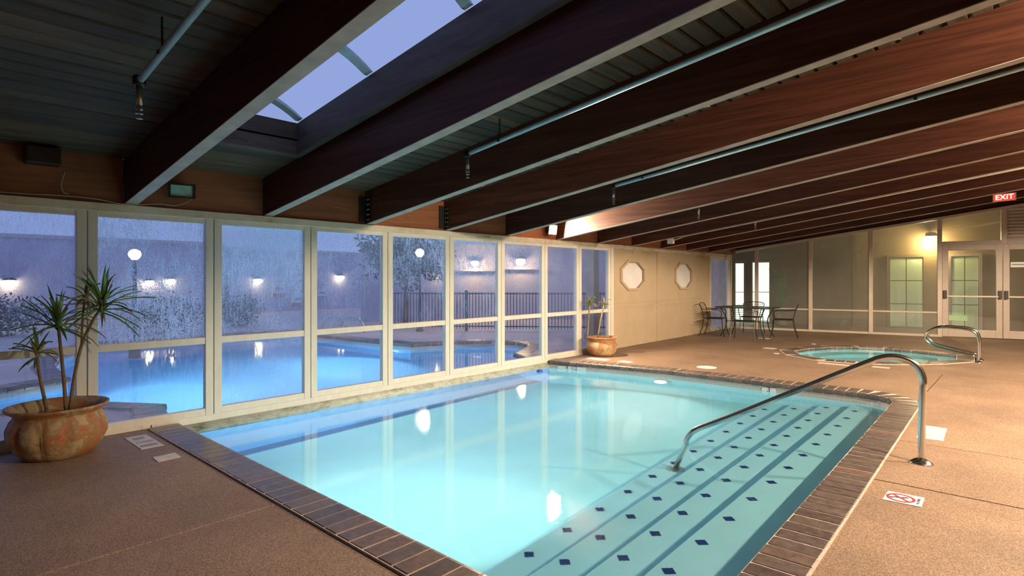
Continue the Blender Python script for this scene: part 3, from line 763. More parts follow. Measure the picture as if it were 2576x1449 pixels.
o = bbox_(MB(), a, b_, CO - .10, CO - .07, max(.25, zb_), za).build('lit_poster', 'lit_panel'); tag(o, 'glowing lime green low panel on the corridor door', 'light panel')
# corridor lamp
s_, z_ = back_px(2342, 597, 2.36)
cl = thing('corridor_lamp', bw(s_, 2.36, z_), 'glowing yellow corridor wall lamp behind the glass beside the doors', 'lamp')
MB().lathe([(.02, .14), (.11, .13), (.14, .05), (.14, .03), (.02, .03)], bw(s_, 2.36, z_), 16).build('canopy', 'white_plastic', cl)
MB().lathe([(.13, .03), (.13, 0), (.09, -.06), (.01, -.08)], bw(s_, 2.36, z_), 16).build('bulb_globe', 'corridor_bulb', cl, smooth=True)
MB().tube([bw(s_, 2.36, z_ + .10), bw(s_, CO, z_ + .10)], .02, 8).build('arm', 'dark_metal', cl)
l = lamp('corridor_lamp_light', 'POINT', bw(s_, 2.36, z_ - .12), 110, (1.0, .74, .33), shadow_soft_size=.08); l.parent = cl; l.location = (0, 0, -.14)
# corridor plant
cp_s, _ = back_px(1966, 760, 1.6)
cpl = thing('corridor_plant', bw(cp_s, 1.6), 'tall leafy potted plant dim behind the steamed glass', 'plant')
MB().lathe([(.12, 0), (.17, .02), (.20, .3), (.19, .3), (.17, .27), (.01, .27)], bw(cp_s, 1.6), 16).build('pot', 'terracotta', cpl)
for k in range(26):
    a = random.uniform(0, 6.28); h = random.uniform(.5, 1.35); r_ = random.uniform(.12, .45)
    p0 = bw(cp_s, 1.6, .27); c = Vector((math.cos(a), math.sin(a), 0))
    p1 = p0 + Vector((0, 0, h)) + c * r_ * .5; p2 = p0 + Vector((0, 0, h + .12)) + c * r_
    sd = Vector((-c.y, c.x, 0)) * .05
    mb = MB(); mb.tube([p0, p1], .006, 4); mb.add([p1, (p1 + p2) / 2 + sd, p2, (p1 + p2) / 2 - sd, ], [(0, 1, 2, 3)])
    mb.build('leaf', 'leaf_green', cpl)

# EXIT sign on the last beam
ey = BEAMY[10] - .055 if len(BEAMY) > 10 else 14.2
by_ = max(b for b in BEAMY if b < 15.0) - .05
p0 = on_plane(2497, 499, 0, 1, by_ - .03); p1 = on_plane(2557, 493, 0, 1, by_ - .03)
ex = thing('exit_sign', (p0 + p1) / 2, 'glowing red EXIT sign on the last roof beam above the doors', 'exit sign')
u = (p1 - p0).normalized(); up = Vector((0, -.0, 1)); nrm = u.cross(up).normalized(); mid = (p0 + p1) / 2; hw = (p1 - p0).length / 2
mx = Matrix(((u.x, up.x, nrm.x, mid.x), (u.y, up.y, nrm.y, mid.y), (u.z, up.z, nrm.z, mid.z), (0, 0, 0, 1)))
bevel(MB().box(-hw, hw, -.075, .075, -.03, .0).xf(mx).build('housing', 'white_plastic', ex), .004)
MB().box(-hw + .02, hw - .02, -.06, .06, .0, .004).xf(mx).build('face', 'exit_red', ex)
lmx = Matrix(((u.x, up.x, nrm.x, 0), (u.y, up.y, nrm.y, 0), (u.z, up.z, nrm.z, 0), (0, 0, 0, 1))) @ Matrix.Translation((0, 0, .006))
text_mesh('EXIT', .13, 'exit_letter', 'letters', ex, lmx)

# ================================================================== LAMPS
def flood(loc, aim, label, lit=True, size=(.19, .12), power=P_WALL_LAMP, cat='floodlight', group='wall floodlights', bracket_to=None, lens=None, ang=150, caustic=False):
    loc = Vector(loc); d = (Vector(aim) - loc).normalized()
    q = d.to_track_quat('Z', 'Y').to_matrix().to_4x4(); T = Matrix.Translation(loc) @ q
    t = thing('floodlight', loc, label, cat, group)
    w_, h_ = size[0] / 2, size[1] / 2
    hs = MB().hexa([(-w_ * .6, -h_ * .6, -.11), (w_ * .6, -h_ * .6, -.11), (w_ * .6, h_ * .6, -.11), (-w_ * .6, h_ * .6, -.11)], [(-w_, -h_, -.02), (w_, -h_, -.02), (w_, h_, -.02), (-w_, h_, -.02)]).xf(T)
    hs.build('housing', 'dark_metal', t)
    fr_ = MB()
    for b4 in ((-w_ - .012, w_ + .012, h_ - .005, h_ + .012), (-w_ - .012, w_ + .012, -h_ - .012, -h_ + .005), (-w_ - .012, -w_ + .005, -h_, h_), (w_ - .005, w_ + .012, -h_, h_)): fr_.box(b4[0], b4[1], b4[2], b4[3], -.03, .012)
    fr_.xf(T).build('bezel', 'dark_metal', t)
    MB().box(-w_ + .004, w_ - .004, -h_ + .004, h_ - .004, -.019, -.012).xf(T).build('lens', lens or 'lamp_white', t)
    if bracket_to is not None:
        b_ = Vector(bracket_to)
        MB().tube([loc - d * .06, (loc - d * .06 + b_) / 2 + Vector((0, 0, -.01)), b_], .010, 6).build('bracket', 'dark_metal', t)
    if lit:
        l = lamp('floodlight_beam', 'SPOT', loc + d * .03, power, WARM, loc + d, spot_size=R(ang), spot_blend=.25, shadow_soft_size=.06)
        l.parent = t; l.location = d * .03
        l.data.cycles.is_caustics_light = caustic
    return t
# lit one by the far end of the window wall
p = on_plane(1390, 578, 1, 0, WX + .12)
flood(p, (p.x + 3.0, p.y - .15, p.z - .45), 'lit floodlight glaring on the header at the far end of the windows', power=P_WALL_LAMP, size=(.20, .16), ang=170, bracket_to=(WX - .02, p.y + .02, p.z + .05))
# unlit one near the second beam
p = on_plane(458, 480, 1, 0, WX + .12)
flood(p, (p.x + 2, p.y - .45, p.z - .12), 'unlit floodlight with a teal reflection coloured into its glass on the orange blocking between two beams', False, size=(.20, .115), lens='flood_glass_reflection', bracket_to=(WX - .02, p.y, p.z + .05))
# three more on the high wall out of view
for k, y in enumerate((4.35, 6.95, 8.25, 9.50, 10.80, 12.10)):
    flood((2.3, y, 3.38), (-1.2, y + .55, 1.5), ORD[k] + ' lit floodlight under the ceiling on the high side, out of the picture', power=P_RIGHT * (1, .9, .4, .4, .25, .2)[k], ang=150, caustic=(k < 2), bracket_to=(2.35, y, ceil_z(2.35) - .004))

# ================================================================== CEILING FITTINGS
def pipe_run(k, y):
    x0, x1 = -3.97, XR - .05
    t = thing('sprinkler_pipe', (x0, y, 2.59), ORD[k] + ' sprinkler pipe under the ceiling counted from the planter end', 'pipe', 'sprinkler pipes')
    z0 = 2.59; z1 = z0 + SL * (x1 - x0)
    MB().tube([(x0, y, z0), (x1, y, z1)], .021, 12).build('pipe', 'pipe_paint', t, smooth=True)
    MB().lathe([(.03, -.03), (.036, -.02), (.036, .02), (.03, .03)], (x0, y, z0), 12).build('elbow', 'dark_metal', t)
    MB().tube([(x0, y, z0 - .02), (x0, y, z0 - .155)], .017, 10).build('drop_pipe', 'old_steel', t, smooth=True)
    hd = MB().lathe([(.020, -.150), (.020, -.172), (.011, -.178), (.011, -.192), (.022, -.195), (.022, -.198), (.006, -.200), (.006, -.222), (.018, -.224), (.018, -.228), (.003, -.23)], (x0, y, z0), 10)
    hd.build('sprinkler_head', 'old_steel', t)
    for hx in (x0 + .42, x0 + 3.2, x0 + 6.0):
        if hx < XR: 
            hz = z0 + SL * (hx - x0)
            MB().tube([(hx, y, hz), (hx, y, ceil_z(hx) + .01)], .006, 6).lathe([(.024, -.012), (.026, 0), (.024, .012)], (hx, y, hz), 10).build('hanger', 'dark_metal', t)
    return t
for k, y in enumerate((1.03, 3.74, 6.32, 8.87, 11.45)): pipe_run(k, y)
# conduits along two beams
cdt = thing('conduit', (-5.6, 4.17, 2.15), 'thin beige conduit with small couplings running along the third visible beam', 'conduit')
pts = [(-5.55, 4.150, beam_z(-5.55) + .03), (XR - .1, 4.150, beam_z(XR - .1) + .03)]
MB().tube(pts, .013, 8).build('tube', 'galv', cdt, smooth=True)
for hx in (-5.4, -4.2, -3.0, -1.8, -.6, .6): MB().box(hx - .02, hx + .02, 4.125, 4.17, beam_z(hx) + .012, beam_z(hx) + .05).build('strap', 'galv', cdt)
cd2 = thing('junction_conduit', (-5.1, 10.40, 2.2), 'white junction box and conduit at the foot of a far beam', 'conduit')
p = on_plane(1688, 607, 0, 1, 10.40)
MB().box(p.x - .06, p.x + .06, 10.36, 10.425, p.z - .05, p.z + .05).build('box', 'white_plastic', cd2)
MB().tube([(p.x, 10.40, p.z), (p.x + .3, 10.40, beam_z(p.x + .3) - .02), (XR - .1, 10.40, beam_z(XR - .1) - .02)], .014, 8).build('tube', 'galv', cd2, smooth=True)
# metal joist hangers at beam ends
for k in (5, 6):
    by = BEAMY[k]
    o = MB().box(WX - .014, WX + .10, by - .06, by - .052, 2.10, 2.42).box(WX - .012, WX - .004, by - .15, by - .052, 2.10, 2.42).build('joist_hanger', 'dark_metal')
    tag(o, 'dark steel hanger plate at the window end of the ' + ORD[k] + ' beam', 'bracket', 'joist hangers')
    for j in range(5):
        for dx in (.03, .07): MB().lathe([(.010, 0), (.008, .006), (.002, .008)], (0, 0, 0), 6).xf(Matrix.Translation((WX + dx, by - .06, 2.13 + j * .062)) @ Matrix.Rotation(R(90), 4, 'X')).build('bolt', 'old_steel', o)
# loudspeaker in the top left corner
p0 = on_plane(62, 362, 1, 0, WX + .1); p1 = on_plane(152, 418, 1, 0, WX + .1)
spk = thing('loudspeaker', (WX + .06, (p0.y + p1.y) / 2, p1.z), 'black loudspeaker mounted in the dark corner above the planter window', 'speaker')
bevel(MB().box(WX - .01, WX + .14, p0.y, p1.y, p1.z, p0.z).build('cabinet', 'black_plastic', spk), .01)
MB().box(WX + .14, WX + .146, p0.y + .015, p1.y - .015, p1.z + .012, p0.z - .012).build('grille', 'dark_metal', spk)
MB().box(WX + .02, WX + .05, (p0.y + p1.y) / 2 - .02, (p0.y + p1.y) / 2 + .02, p0.z, 2.53).build('bracket', 'dark_metal', spk)
# cables on the blocking
def on_wall(px, py, d=.022): return on_plane(px, py, 1, 0, WX + d)
c1 = smooth_path([on_wall(163, 432), on_wall(154, 460), on_wall(158, 482), on_wall(172, 487.5)])
o = MB().tube(c1, .006, 6).build('speaker_cable', 'cable', smooth=True); tag(o, 'grey cable hanging in a loop below the loudspeaker', 'cable')
c2 = smooth_path([on_wall(-60, 478), on_wall(60, 487), on_wall(160, 492), on_wall(240, 500), on_wall(300, 512), on_wall(345, 515), on_wall(400, 513), on_wall(440, 517), on_wall(468, 510), on_wall(482, 500, .03)])
o = MB().tube(c2, .0055, 6).build('power_cable', 'cable', smooth=True); tag(o, 'thin grey cable running along the header to the unlit floodlight', 'cable')

# ================================================================== PLANTERS
def leaf(p0, direction, length, droop, width=.022, n=5):
    d = Vector(direction).normalized(); mb = MB(); a = []; b_ = []
    side = d.cross(Vector((0, 0, 1)))
    side = side.normalized() if side.length > .05 else Vector((1, 0, 0))
    p = Vector(p0); dd = d.copy()
    for i in range(n + 1):
        t = i / n; wv = width * (1 - t) ** .7 * (.55 + .9 * t if t < .4 else .91) * .5
        fold = Vector((0, 0, wv * .5))
        a.append(p + side * wv + fold); b_.append(p - side * wv + fold)
        p = p + dd * (length / n); dd = (dd + Vector((0, 0, -droop / n))).normalized()
    mid = [(u + v_) / 2 - Vector((0, 0, width * .2)) for u, v_ in zip(a, b_)]
    return mb.strip(a, mid).strip(mid, b_)
def pot(name, c, rim, h, label, ribbed):
    t = thing(name, c, label, 'potted plant')
    n = 72; prof = [(.60, 0), (.66, .015), (.84, .18), (.965, .40), (.975, .58), (.90, .74), (.83, .82), (.84, .86), (.96, .93), (1.0, .965), (1.0, 1.0), (.95, 1.0), (.90, .95), (.80, .84), (.84, .74)]
    vs = []; fs = []
    for i, (r_, z) in enumerate(prof):
        for k in range(n):
            a = 2 * math.pi * k / n
            g = 1.
            if ribbed and .05 < z < .78 and i < 8:
                g = 1 - .10 * (1 - abs(math.sin(a * 6))) ** 3.0 * math.sin(math.pi * min(1, z / .8))
            vs.append((c[0] + rim * r_ * g * math.cos(a), c[1] + rim * r_ * g * math.sin(a), z * h))
    for i in range(len(prof) - 1):
        for k in range(n): fs.append((i * n + k, i * n + (k + 1) % n, (i + 1) * n + (k + 1) % n, (i + 1) * n + k))
    fs.append(tuple(reversed(range(n))))
    MB().add(vs, fs).build('pot', 'terracotta', t, smooth=True)
    MB().lathe([(rim * .84, h * .74), (rim * .5, h * .77), (.01, h * .78)], (c[0], c[1], 0), 24).build('soil', 'soil', t, smooth=True)
    return t
pc = Vector((-5.735, .93, 0))
pl = pot('potted_dracaena', pc, .335, .40, 'large tilted-looking terracotta planter with three-stemmed spiky plant by the left window', True)
def plane_pt(px, py): return on_plane(px, py, pc.x, pc.y, pc.x * pc.x + pc.y * pc.y)
def head(stem, top, n, length, dirs=None, dry=.15, up_=.35, seed=1):
    rnd = random.Random(seed)
    for k in range(n):
        a = 2.399 * k + rnd.uniform(-.3, .3); el = rnd.uniform(-.45, 1.25) if k > n * .25 else rnd.uniform(.7, 1.4)
        d = Vector((math.cos(a) * math.cos(el), math.sin(a) * math.cos(el), math.sin(el)))
        L = length * rnd.uniform(.75, 1.15)
        isd = rnd.random() < dry
        tp = Vector(top) + d * .01
        q = tp + d * L
        if q.x < WX + .02: d.x = abs(d.x) * .6; 
        leaf(tp + Vector((0, 0, rnd.uniform(-.06, .03))), d, L, rnd.uniform(.2, .9) if not isd else 1.2, rnd.uniform(.036, .054)).build('leaf', 'leaf_dry' if isd else 'leaf_green', stem)
stems = [([(118, 1030), (108, 985), (97, 930), (94, 885)], .013, 18, .17, .35, 3),
         ([(166, 1030), (161, 960), (153, 880), (146, 815)], .014, 32, .30, .22, 11),
         ([(176, 1030), (187, 950), (205, 870), (232, 810), (256, 772)], .014, 40, .36, .18, 5)]
for pts, r_, n, L, dry, sd in stems:
    P3 = smooth_path([plane_pt(*q) for q in pts], 5)
    so = MB().tube(P3, [r_ * (1 - .25 * i / len(P3)) for i in range(len(P3))], 8).build('stem', 'stem_bark', pl, smooth=True)
    head(so, P3[-1], n, L, None, dry, seed=sd)
# dead dry crown behind
P3 = smooth_path([plane_pt(205, 870), plane_pt(208, 800), plane_pt(215, 740)], 4)
so = MB().tube(P3, .008, 6).build('stem', 'stem_bark', pl, smooth=True); head(so, P3[-1], 10, .16, None, .95, seed=9)

pc2 = Vector((-5.755, 8.76, 0))
pl2 = pot('potted_dracaena', pc2, .285, .345, 'smaller terracotta planter with pale sparse spiky plant beside the tan wall', False)
def plane_pt2(px, py): return on_plane(px, py, pc2.x, pc2.y, pc2.x ** 2 + pc2.y ** 2)
for pts, n, L, dry, sd in (([(1478, 848), (1480, 810), (1484, 765)], 16, .19, .35, 21), ([(1504, 848), (1511, 805), (1520, 765)], 14, .13, .7, 22)):
    P3 = smooth_path([plane_pt2(*q) for q in pts], 5)
    so = MB().tube(P3, .013, 8).build('stem', 'leaf_dry', pl2, smooth=True); head(so, P3[-1], n, L, None, dry, seed=sd)

# ================================================================== RAILS
hr = thing('pool_handrail', (-.61, 5.29, 0), 'polished steel handrail leaning from the deck down onto the pool steps', 'handrail')
hn = (.38, -1.81, .38 * -.61 - 1.81 * 5.29)
def hp(px, py): return on_plane(px, py, *hn)
top = [hp(2318, 1163), hp(2319, 1080), hp(2321, 990), hp(2323, 960), hp(2316, 935), hp(2298, 914), hp(2270, 901), hp(2240, 897), hp(2210, 902), hp(2180, 913), hp(2000, 984), hp(1860, 1040), hp(1790, 1066), hp(1757, 1078), hp(1738, 1090), hp(1727, 1106)]
foot = Vector((-2.42, 4.905, -.838))
path = smooth_path(top, 4) + [foot + (top[-1] - foot) * .6, foot]
MB().tube(path, .0245, 16).build('rail_tube', 'steel', hr, smooth=True)
MB().lathe([(.028, .035), (.04, .03), (.075, .008), (.08, .0)], (-.61, 5.29, 0), 24).build('flange', 'steel', hr, smooth=True)
MB().lathe([(.03, .03), (.04, .025), (.08, .008), (.082, .0)], (foot.x, foot.y, -.838), 24).build('flange', 'old_steel', hr, smooth=True)
def spa_rail(y, label):
    t = thing('spa_handrail', (-.63, y, 0), label, 'handrail', 'twin spa rails')
    q = [(-.63, 0), (-.63, .25), (-.635, .40), (-.68, .50), (-.78, .545), (-.95, .56), (-1.13, .56), (-1.27, .51), (-1.345, .42), (-1.335, .32), (-1.24, .24), (-1.05, .185), (-.85, .14), (-.66, .10)]
    MB().tube(smooth_path([(a, y, z) for a, z in q], 4), .019, 12).build('rail_tube', 'steel', t, smooth=True)
    MB().lathe([(.03, .03), (.05, .01), (.055, 0)], (-.63, y, 0), 16).build('flange', 'steel', t, smooth=True)
spa_rail(12.62, 'farther of the two looped steel spa rails'); spa_rail(12.24, 'nearer of the two looped steel spa rails')

# ================================================================== DECK MARKERS
def quad_tile(name, pts, label, cat, mat='sticker', group=None, z=.0, th=.004):
    c = sum((Vector(p) for p in pts), Vector((0, 0))) / len(pts)
    root = MB().prism([tuple(p[:2]) for p in pts], z, z + th).build(name, mat, origin=(c.x, c.y, z)); tag(root, label, cat, group); return root
a = quad_tile('deck_marker', [(-5.87, 1.41), (-5.38, 1.41), (-5.38, 1.575), (-5.87, 1.575)], 'worn square white depth marker with faded print beside the large planter', 'deck marker', group='deck markers')
MB().box(-5.80, -5.72, 1.45, 1.53, .004, .006).build('faded_print', 'cable', a); MB().box(-5.62, -5.585, 1.43, 1.56, .004, .006).build('faded_print', 'cable', a); MB().box(-5.50, -5.44, 1.43, 1.55, .004, .006).build('faded_print', 'cable', a)
quad_tile('deck_marker', [(-5.074, 1.405), (-4.92, 1.40), (-4.925, 1.56), (-5.076, 1.565)], 'small blank white deck marker between the planter and the near coping', 'deck marker', group='deck markers')
nd = quad_tile('no_diving_marker', [(-.69, 4.245), (-.49, 4.262), (-.495, 4.455), (-.69, 4.44)], 'white tile with a red no-diving circle on the right deck', 'deck marker', 'white_tile', 'deck markers')
c = Vector((-.607, 4.347)); 
def ring_xy(c, r0, r1, z0, z1, n=28):
    return MB().prism([(c[0] + r1 * math.cos(2 * math.pi * i / n), c[1] + r1 * math.sin(2 * math.pi * i / n)) for i in range(n)], z0, z1, [[(c[0] + r0 * math.cos(2 * math.pi * i / n), c[1] + r0 * math.sin(2 * math.pi * i / n)) for i in range(n)][::-1]])
ring_xy(c, .062, .078, .004, .0055).build('red_ring', 'red_print', nd)
MB().prism([(c.x - .052, c.y + .040), (c.x - .042, c.y + .052), (c.x + .052, c.y - .040), (c.x + .042, c.y - .052)], .004, .0056).build('slash', 'red_print', nd)
fig = MB().prism([(c.x - .035, c.y - .012), (c.x + .01, c.y + .0), (c.x + .04, c.y + .03), (c.x + .03, c.y + .038), (c.x - .0, c.y + .016), (c.x - .04, c.y + .002)], .004, .0052); fig.lathe([(.011, .004), (.011, .0052)], (c.x - .046, c.y - .018, 0), 10); fig.build('diver_figure', 'dark_print', nd)
text_mesh('NO DIVING', .022, 'dark_print', 'lettering', nd, Matrix.Translation((-.513 + .59, .003, .0045)) @ Matrix.Rotation(R(92), 4, 'Z'), .0005)
quad_tile('deck_marker', [(-.74, 6.10), (-.55, 6.12), (-.57, 6.66), (-.74, 6.66)], 'worn white depth marker behind the foot of the steel handrail', 'deck marker', group='deck markers')
sk_ = Vector((-3.76, 8.69)); o = MB().lathe([(.15, 0), (.155, .006), (.14, .010), (.02, .011)], (sk_.x, sk_.y, 0), 24).build('skimmer_lid', 'white_tile'); tag(o, 'round white skimmer lid set in the deck behind the far coping', 'lid')
for (x0, x1, y0, y1, lb) in ((-5.75, -5.35, 8.25, 8.42, 'long white deck marker in front of the smaller planter'), (-5.15, -4.93, 8.30, 8.46, 'short white deck marker on the far side of the pool near the smaller planter'),
                         (-4.76, -4.48, 13.75, 13.95, 'pale deck marker in front of the patio table'), (-3.97, -3.75, 11.84, 12.05, 'pale deck marker left of the spa'),
                         (-2.6, -2.15, 10.38, 10.50, 'long lettered deck marker on the near side of the spa'), (-1.85, -1.62, 10.50, 10.62, 'short pale deck marker on the near side of the spa')):
    quad_tile('deck_marker', [(x0, y0), (x1, y0), (x1, y1), (x0, y1)], lb, 'deck marker', 'white_tile' if 'smaller' in lb else 'sticker', 'deck markers')
for (x, y, lb) in ((-3.50, 11.20, 'small round white drain cap left of the spa'), (-3.42, 13.35, 'small round white drain cap behind the spa')):
    o = MB().lathe([(.05, 0), (.052, .006), (.04, .009), (.01, .010)], (x, y, 0), 16).build('drain_cap', 'white_tile'); tag(o, lb, 'cap', 'drain caps')
# depth marker tiles on the far tile band
def depth_tile(px0, px1, txt, label, size):
    y = 7.9
    def fit(px):   # find the band under that pixel
        q = on_plane(px, 930, 0, 1, 8.0)
        for i in range(len(INN) - 1):
            a_, b2 = Vector(INN[i]), Vector(INN[i + 1])
            if a_.y > 7.5 and b2.y > 7.5 and min(a_.x, b2.x) <= q.x <= max(a_.x, b2.x): 
                t_ = (q.x - a_.x) / (b2.x - a_.x); return a_ + (b2 - a_) * t_
        return Vector((q.x, 8.0))
    a_, b2 = fit(px0), fit(px1); m_ = (a_ + b2) / 2; u = Vector((b2.x - a_.x, b2.y - a_.y, 0)); L = u.length; u.normalize()
    n3 = Vector((u.y, -u.x, 0)); 
    if n3.y > 0: n3 = -n3
    pos = Vector((m_.x, m_.y, -.092)) + n3 * .004
    t = thing('depth_marker', pos, label, 'depth marker', 'waterline depth markers')
    mx = Matrix(((u.x, 0, n3.x, 0), (u.y, 0, n3.y, 0), (0, 1, 0, 0), (0, 0, 0, 1)))
    MB().box(-L / 2, L / 2, -.04, .04, 0, .006).xf(Matrix.Translation(pos) @ mx).build('tile', 'white_tile', t)
    text_mesh(txt, size, 'dark_print', 'numeral', t, mx @ Matrix.Translation((0, 0, .007)), .0008)
depth_tile(1434, 1494, '4  1/2', 'white waterline tile reading 4 1/2 near the window wall', .09)
depth_tile(1916, 1951, '3', 'white waterline tile reading 3 on the far pool side', .10)
# things sunk by the waterline: skimmer float and return fittings
o = MB().lathe([(.05, -.02), (.055, 0), (.04, .03), (.01, .035)], (-5.93, 7.2, WZ), 14).build('rope_float', 'blue_print'); tag(o, 'small blue float at the far window corner of the pool', 'float')

# ================================================================== PATIO SET
def chair_proto():
    t = thing('patio_chair', (0, 0, 0), 'x', 'chair', 'iron patio chairs')
    r_ = .010
    MB().tube(smooth_path([(-.22, -.22, .43), (.22, -.22, .43), (.24, .2, .43), (-.24, .2, .43), (-.22, -.22, .43)], 1), r_, 6).build('seat_frame', 'iron', t)
    se = MB()
    for k in range(9): se.tube([(-.23, -.2 + k * .05, .432), (.23, -.2 + k * .05, .432)], .004, 4)
    for k in range(9): se.tube([(-.2 + k * .05, -.21, .434), (-.2 + k * .05, .2, .434)], .004, 4)
    se.build('seat_mesh', 'iron', t)
    MB().tube(smooth_path([(-.23, .2, .43), (-.24, .25, .65), (-.235, .30, .77), (0, .315, .80), (.235, .30, .77), (.24, .25, .65), (.23, .2, .43)], 4), r_, 6).build('back_frame', 'iron', t)
    for k in range(6):
        z = .49 + k * .05; yv = .205 + .105 * ((z - .43) / .36)
        MB().tube([(-.235, yv, z), (.235, yv, z)], .005, 4).build('back_slat', 'iron', t)
    for sx in (-1, 1):
        MB().tube(smooth_path([(sx * .22, -.22, .43), (sx * .225, -.24, .2), (sx * .25, -.29, .0)], 4), r_, 6).build('leg', 'iron', t)
        MB().tube(smooth_path([(sx * .235, .2, .43), (sx * .24, .24, .2), (sx * .26, .31, .0)], 4), r_, 6).build('leg', 'iron', t)
        MB().tube(smooth_path([(sx * .23, -.2, .43), (sx * .26, -.22, .58), (sx * .27, -.15, .645), (sx * .265, .05, .65), (sx * .245, .25, .66)], 4), r_, 6).build('armrest', 'iron', t)
    return t
tc = Vector((-5.05, 14.0, 0))
tb = thing('patio_table', tc, 'dark iron mesh patio table in the far corner by the bright doorway', 'table')
def rrect(c, hw, hh, r, n=5):
    o = []
    for sx, sy, a0 in ((1, 1, 0), (-1, 1, 90), (-1, -1, 180), (1, -1, 270)):
        for i in range(n + 1): a = R(a0 + 90 * i / n); o.append((c[0] + sx * (hw - r) + r * math.cos(a), c[1] + sy * (hh - r) + r * math.sin(a)))
    return o
MB().prism(rrect(tc, .66, .46, .16), .695, .72).build('table_top', 'iron', tb)
for sx in (-1, 1):
    for sy in (-1, 1):
        MB().tube(smooth_path([(tc.x + sx * .52, tc.y + sy * .34, .70), (tc.x + sx * .40, tc.y + sy * .26, .45), (tc.x + sx * .42, tc.y + sy * .28, .2), (tc.x + sx * .52, tc.y + sy * .36, 0)], 4), .013, 6).build('leg', 'iron', tb)
MB().tube([(tc.x - .41, tc.y - .27, .38), (tc.x + .41, tc.y + .27, .38)], .009, 6).tube([(tc.x + .41, tc.y - .27, .38), (tc.x - .41, tc.y + .27, .38)], .009, 6).build('stretcher', 'iron', tb)
cp_ = chair_proto()
CH_ = [(-5.75, 13.75, R(100), 'iron patio chair at the wall end of the table, facing right'), (-4.32, 14.35, R(-75), 'iron patio chair at the right end of the table, facing left'),
       (-4.85, 13.25, R(180 + 12), 'iron patio chair on the near side of the table with its back to the pool'), (-5.25, 14.85, R(8), 'iron patio chair on the far side of the table against the glass')]
for i, (x, y, rz, lb) in enumerate(CH_):
    o = cp_ if i == 0 else copy_tree(cp_)
    o.location = (x, y, 0); o.rotation_euler = (0, 0, rz); o['label'] = lb

# ================================================================== OUTDOORS
od = MB(); od.prism([(-40, -14), (-6.24, -14), (-6.24, 1.7), (-6.5, 1.72), (-7.0, 1.78), (-7.58, 1.4), (-7.8, .75), (-7.84, -1.75), (-9.58, -1.75), (-9.66, .18), (-9.8, .85), (-9.94, 1.1), (-10.1, 1.45), (-11.52, 1.53), (-13.35, 1.93), (-15.15, 2.85), (-15.05, 7.37), (-13.1, 7.48), (-9.96, 7.64),
                          (-9.6, 8.63), (-8.95, 9.38), (-8.25, 9.55), (-7.65, 9.35), (-7.25, 8.82), (-6.9, 8.05), (-6.6, 7.86), (-6.24, 7.86), (-6.24, 30), (-40, 30)], -.12, -.005)
g = od.build('ground_outdoor', 'deck_outdoor'); struct(g, 'pinkish concrete deck of the outdoor pool')
# boundary building across the outdoor pool
def block(name, pts, z1, th, label, cap=True):
    a, b_ = Vector((*pts[0], 0)), Vector((*pts[1], 0)); d = (b_ - a).normalized(); n3 = Vector((-d.y, d.x, 0)) * th
    t = thing(name, (a + b_) / 2, label, 'building')
    MB().hexa([a, b_, b_ + n3, a + n3], [p_ + Vector((0, 0, z1)) for p_ in (a, b_, b_ + n3, a + n3)]).build('wall', 'facade', t)
    e = d * .05; m_ = -n3.normalized() * .05
    MB().hexa([p_ + Vector((0, 0, z1)) for p_ in (a - e + m_, b_ + e + m_, b_ + e + n3, a - e + n3)], [p_ + Vector((0, 0, z1 + .12)) for p_ in (a - e + m_, b_ + e + m_, b_ + e + n3, a - e + n3)]).build('parapet', 'facade_cap', t)
    return t
block('long_building', ((-24, -12), (-24, 9.2)), 2.72, 3, 'long low lavender building across the outdoor pool')
block('tall_building', ((-24, 9.4), (-24, 22)), 2.55, 3, 'mauve building beyond the fence with small wall lamps')
block('porch_building', ((-16.4, 10.6), (-9.6, 18.9)), 2.45, 1.5, 'near lavender building wall with two warm porch lamps')
def wall_lamp(loc, n3, label, mat='lamp_yellow', r_=.07, group='outdoor wall lamps'):
    loc = Vector(loc); t = thing('wall_lamp', loc, label, 'lamp', group)
    n3 = Vector((*n3, 0)).normalized()
    MB().tube([loc - n3 * .16, loc - n3 * .02], .03, 8).build('arm', 'dark_metal', t)
    MB().lathe([(.01, -r_ * .8), (r_ * .8, -r_ * .5), (r_, 0), (r_ * .8, r_ * .5), (.01, r_ * .6)], loc, 12).build('globe', mat, t, smooth=True)
    MB().lathe([(r_ * 1.3, r_ * .55), (r_ * .6, r_ * .95), (.01, r_ * 1.05)], loc, 12).build('hood', 'dark_metal', t)
for k, (px, py, lb) in enumerate(((25, 712, 'yellow wall lamp seen through the leftmost window'), (376, 712, 'left one of a close pair of wall lamps seen through the wettest window'), (430, 708, 'right one of a close pair of wall lamps seen through the wettest window'), (650, 707, 'wall lamp across the outdoor pool above the blue and white signs'))):
    wall_lamp(on_plane(px, py, 1, 0, -23.82), (1, 0), lb, 'lamp_yellow', .16)
for k, (px, py, lb) in enumerate(((858, 698, 'wall lamp on the mauve building above the outdoor pool rails'),)):
    wall_lamp(on_plane(px, py, 1, 0, -23.82), (1, 0), lb, 'lamp_yellow', .15)
dpx, dpy = (-9.6 + 16.4), (18.9 - 10.6); ln = math.hypot(dpx, dpy); pnx, pny = dpy / ln, -dpx / ln; pcn = pnx * -16.4 + pny * 10.6
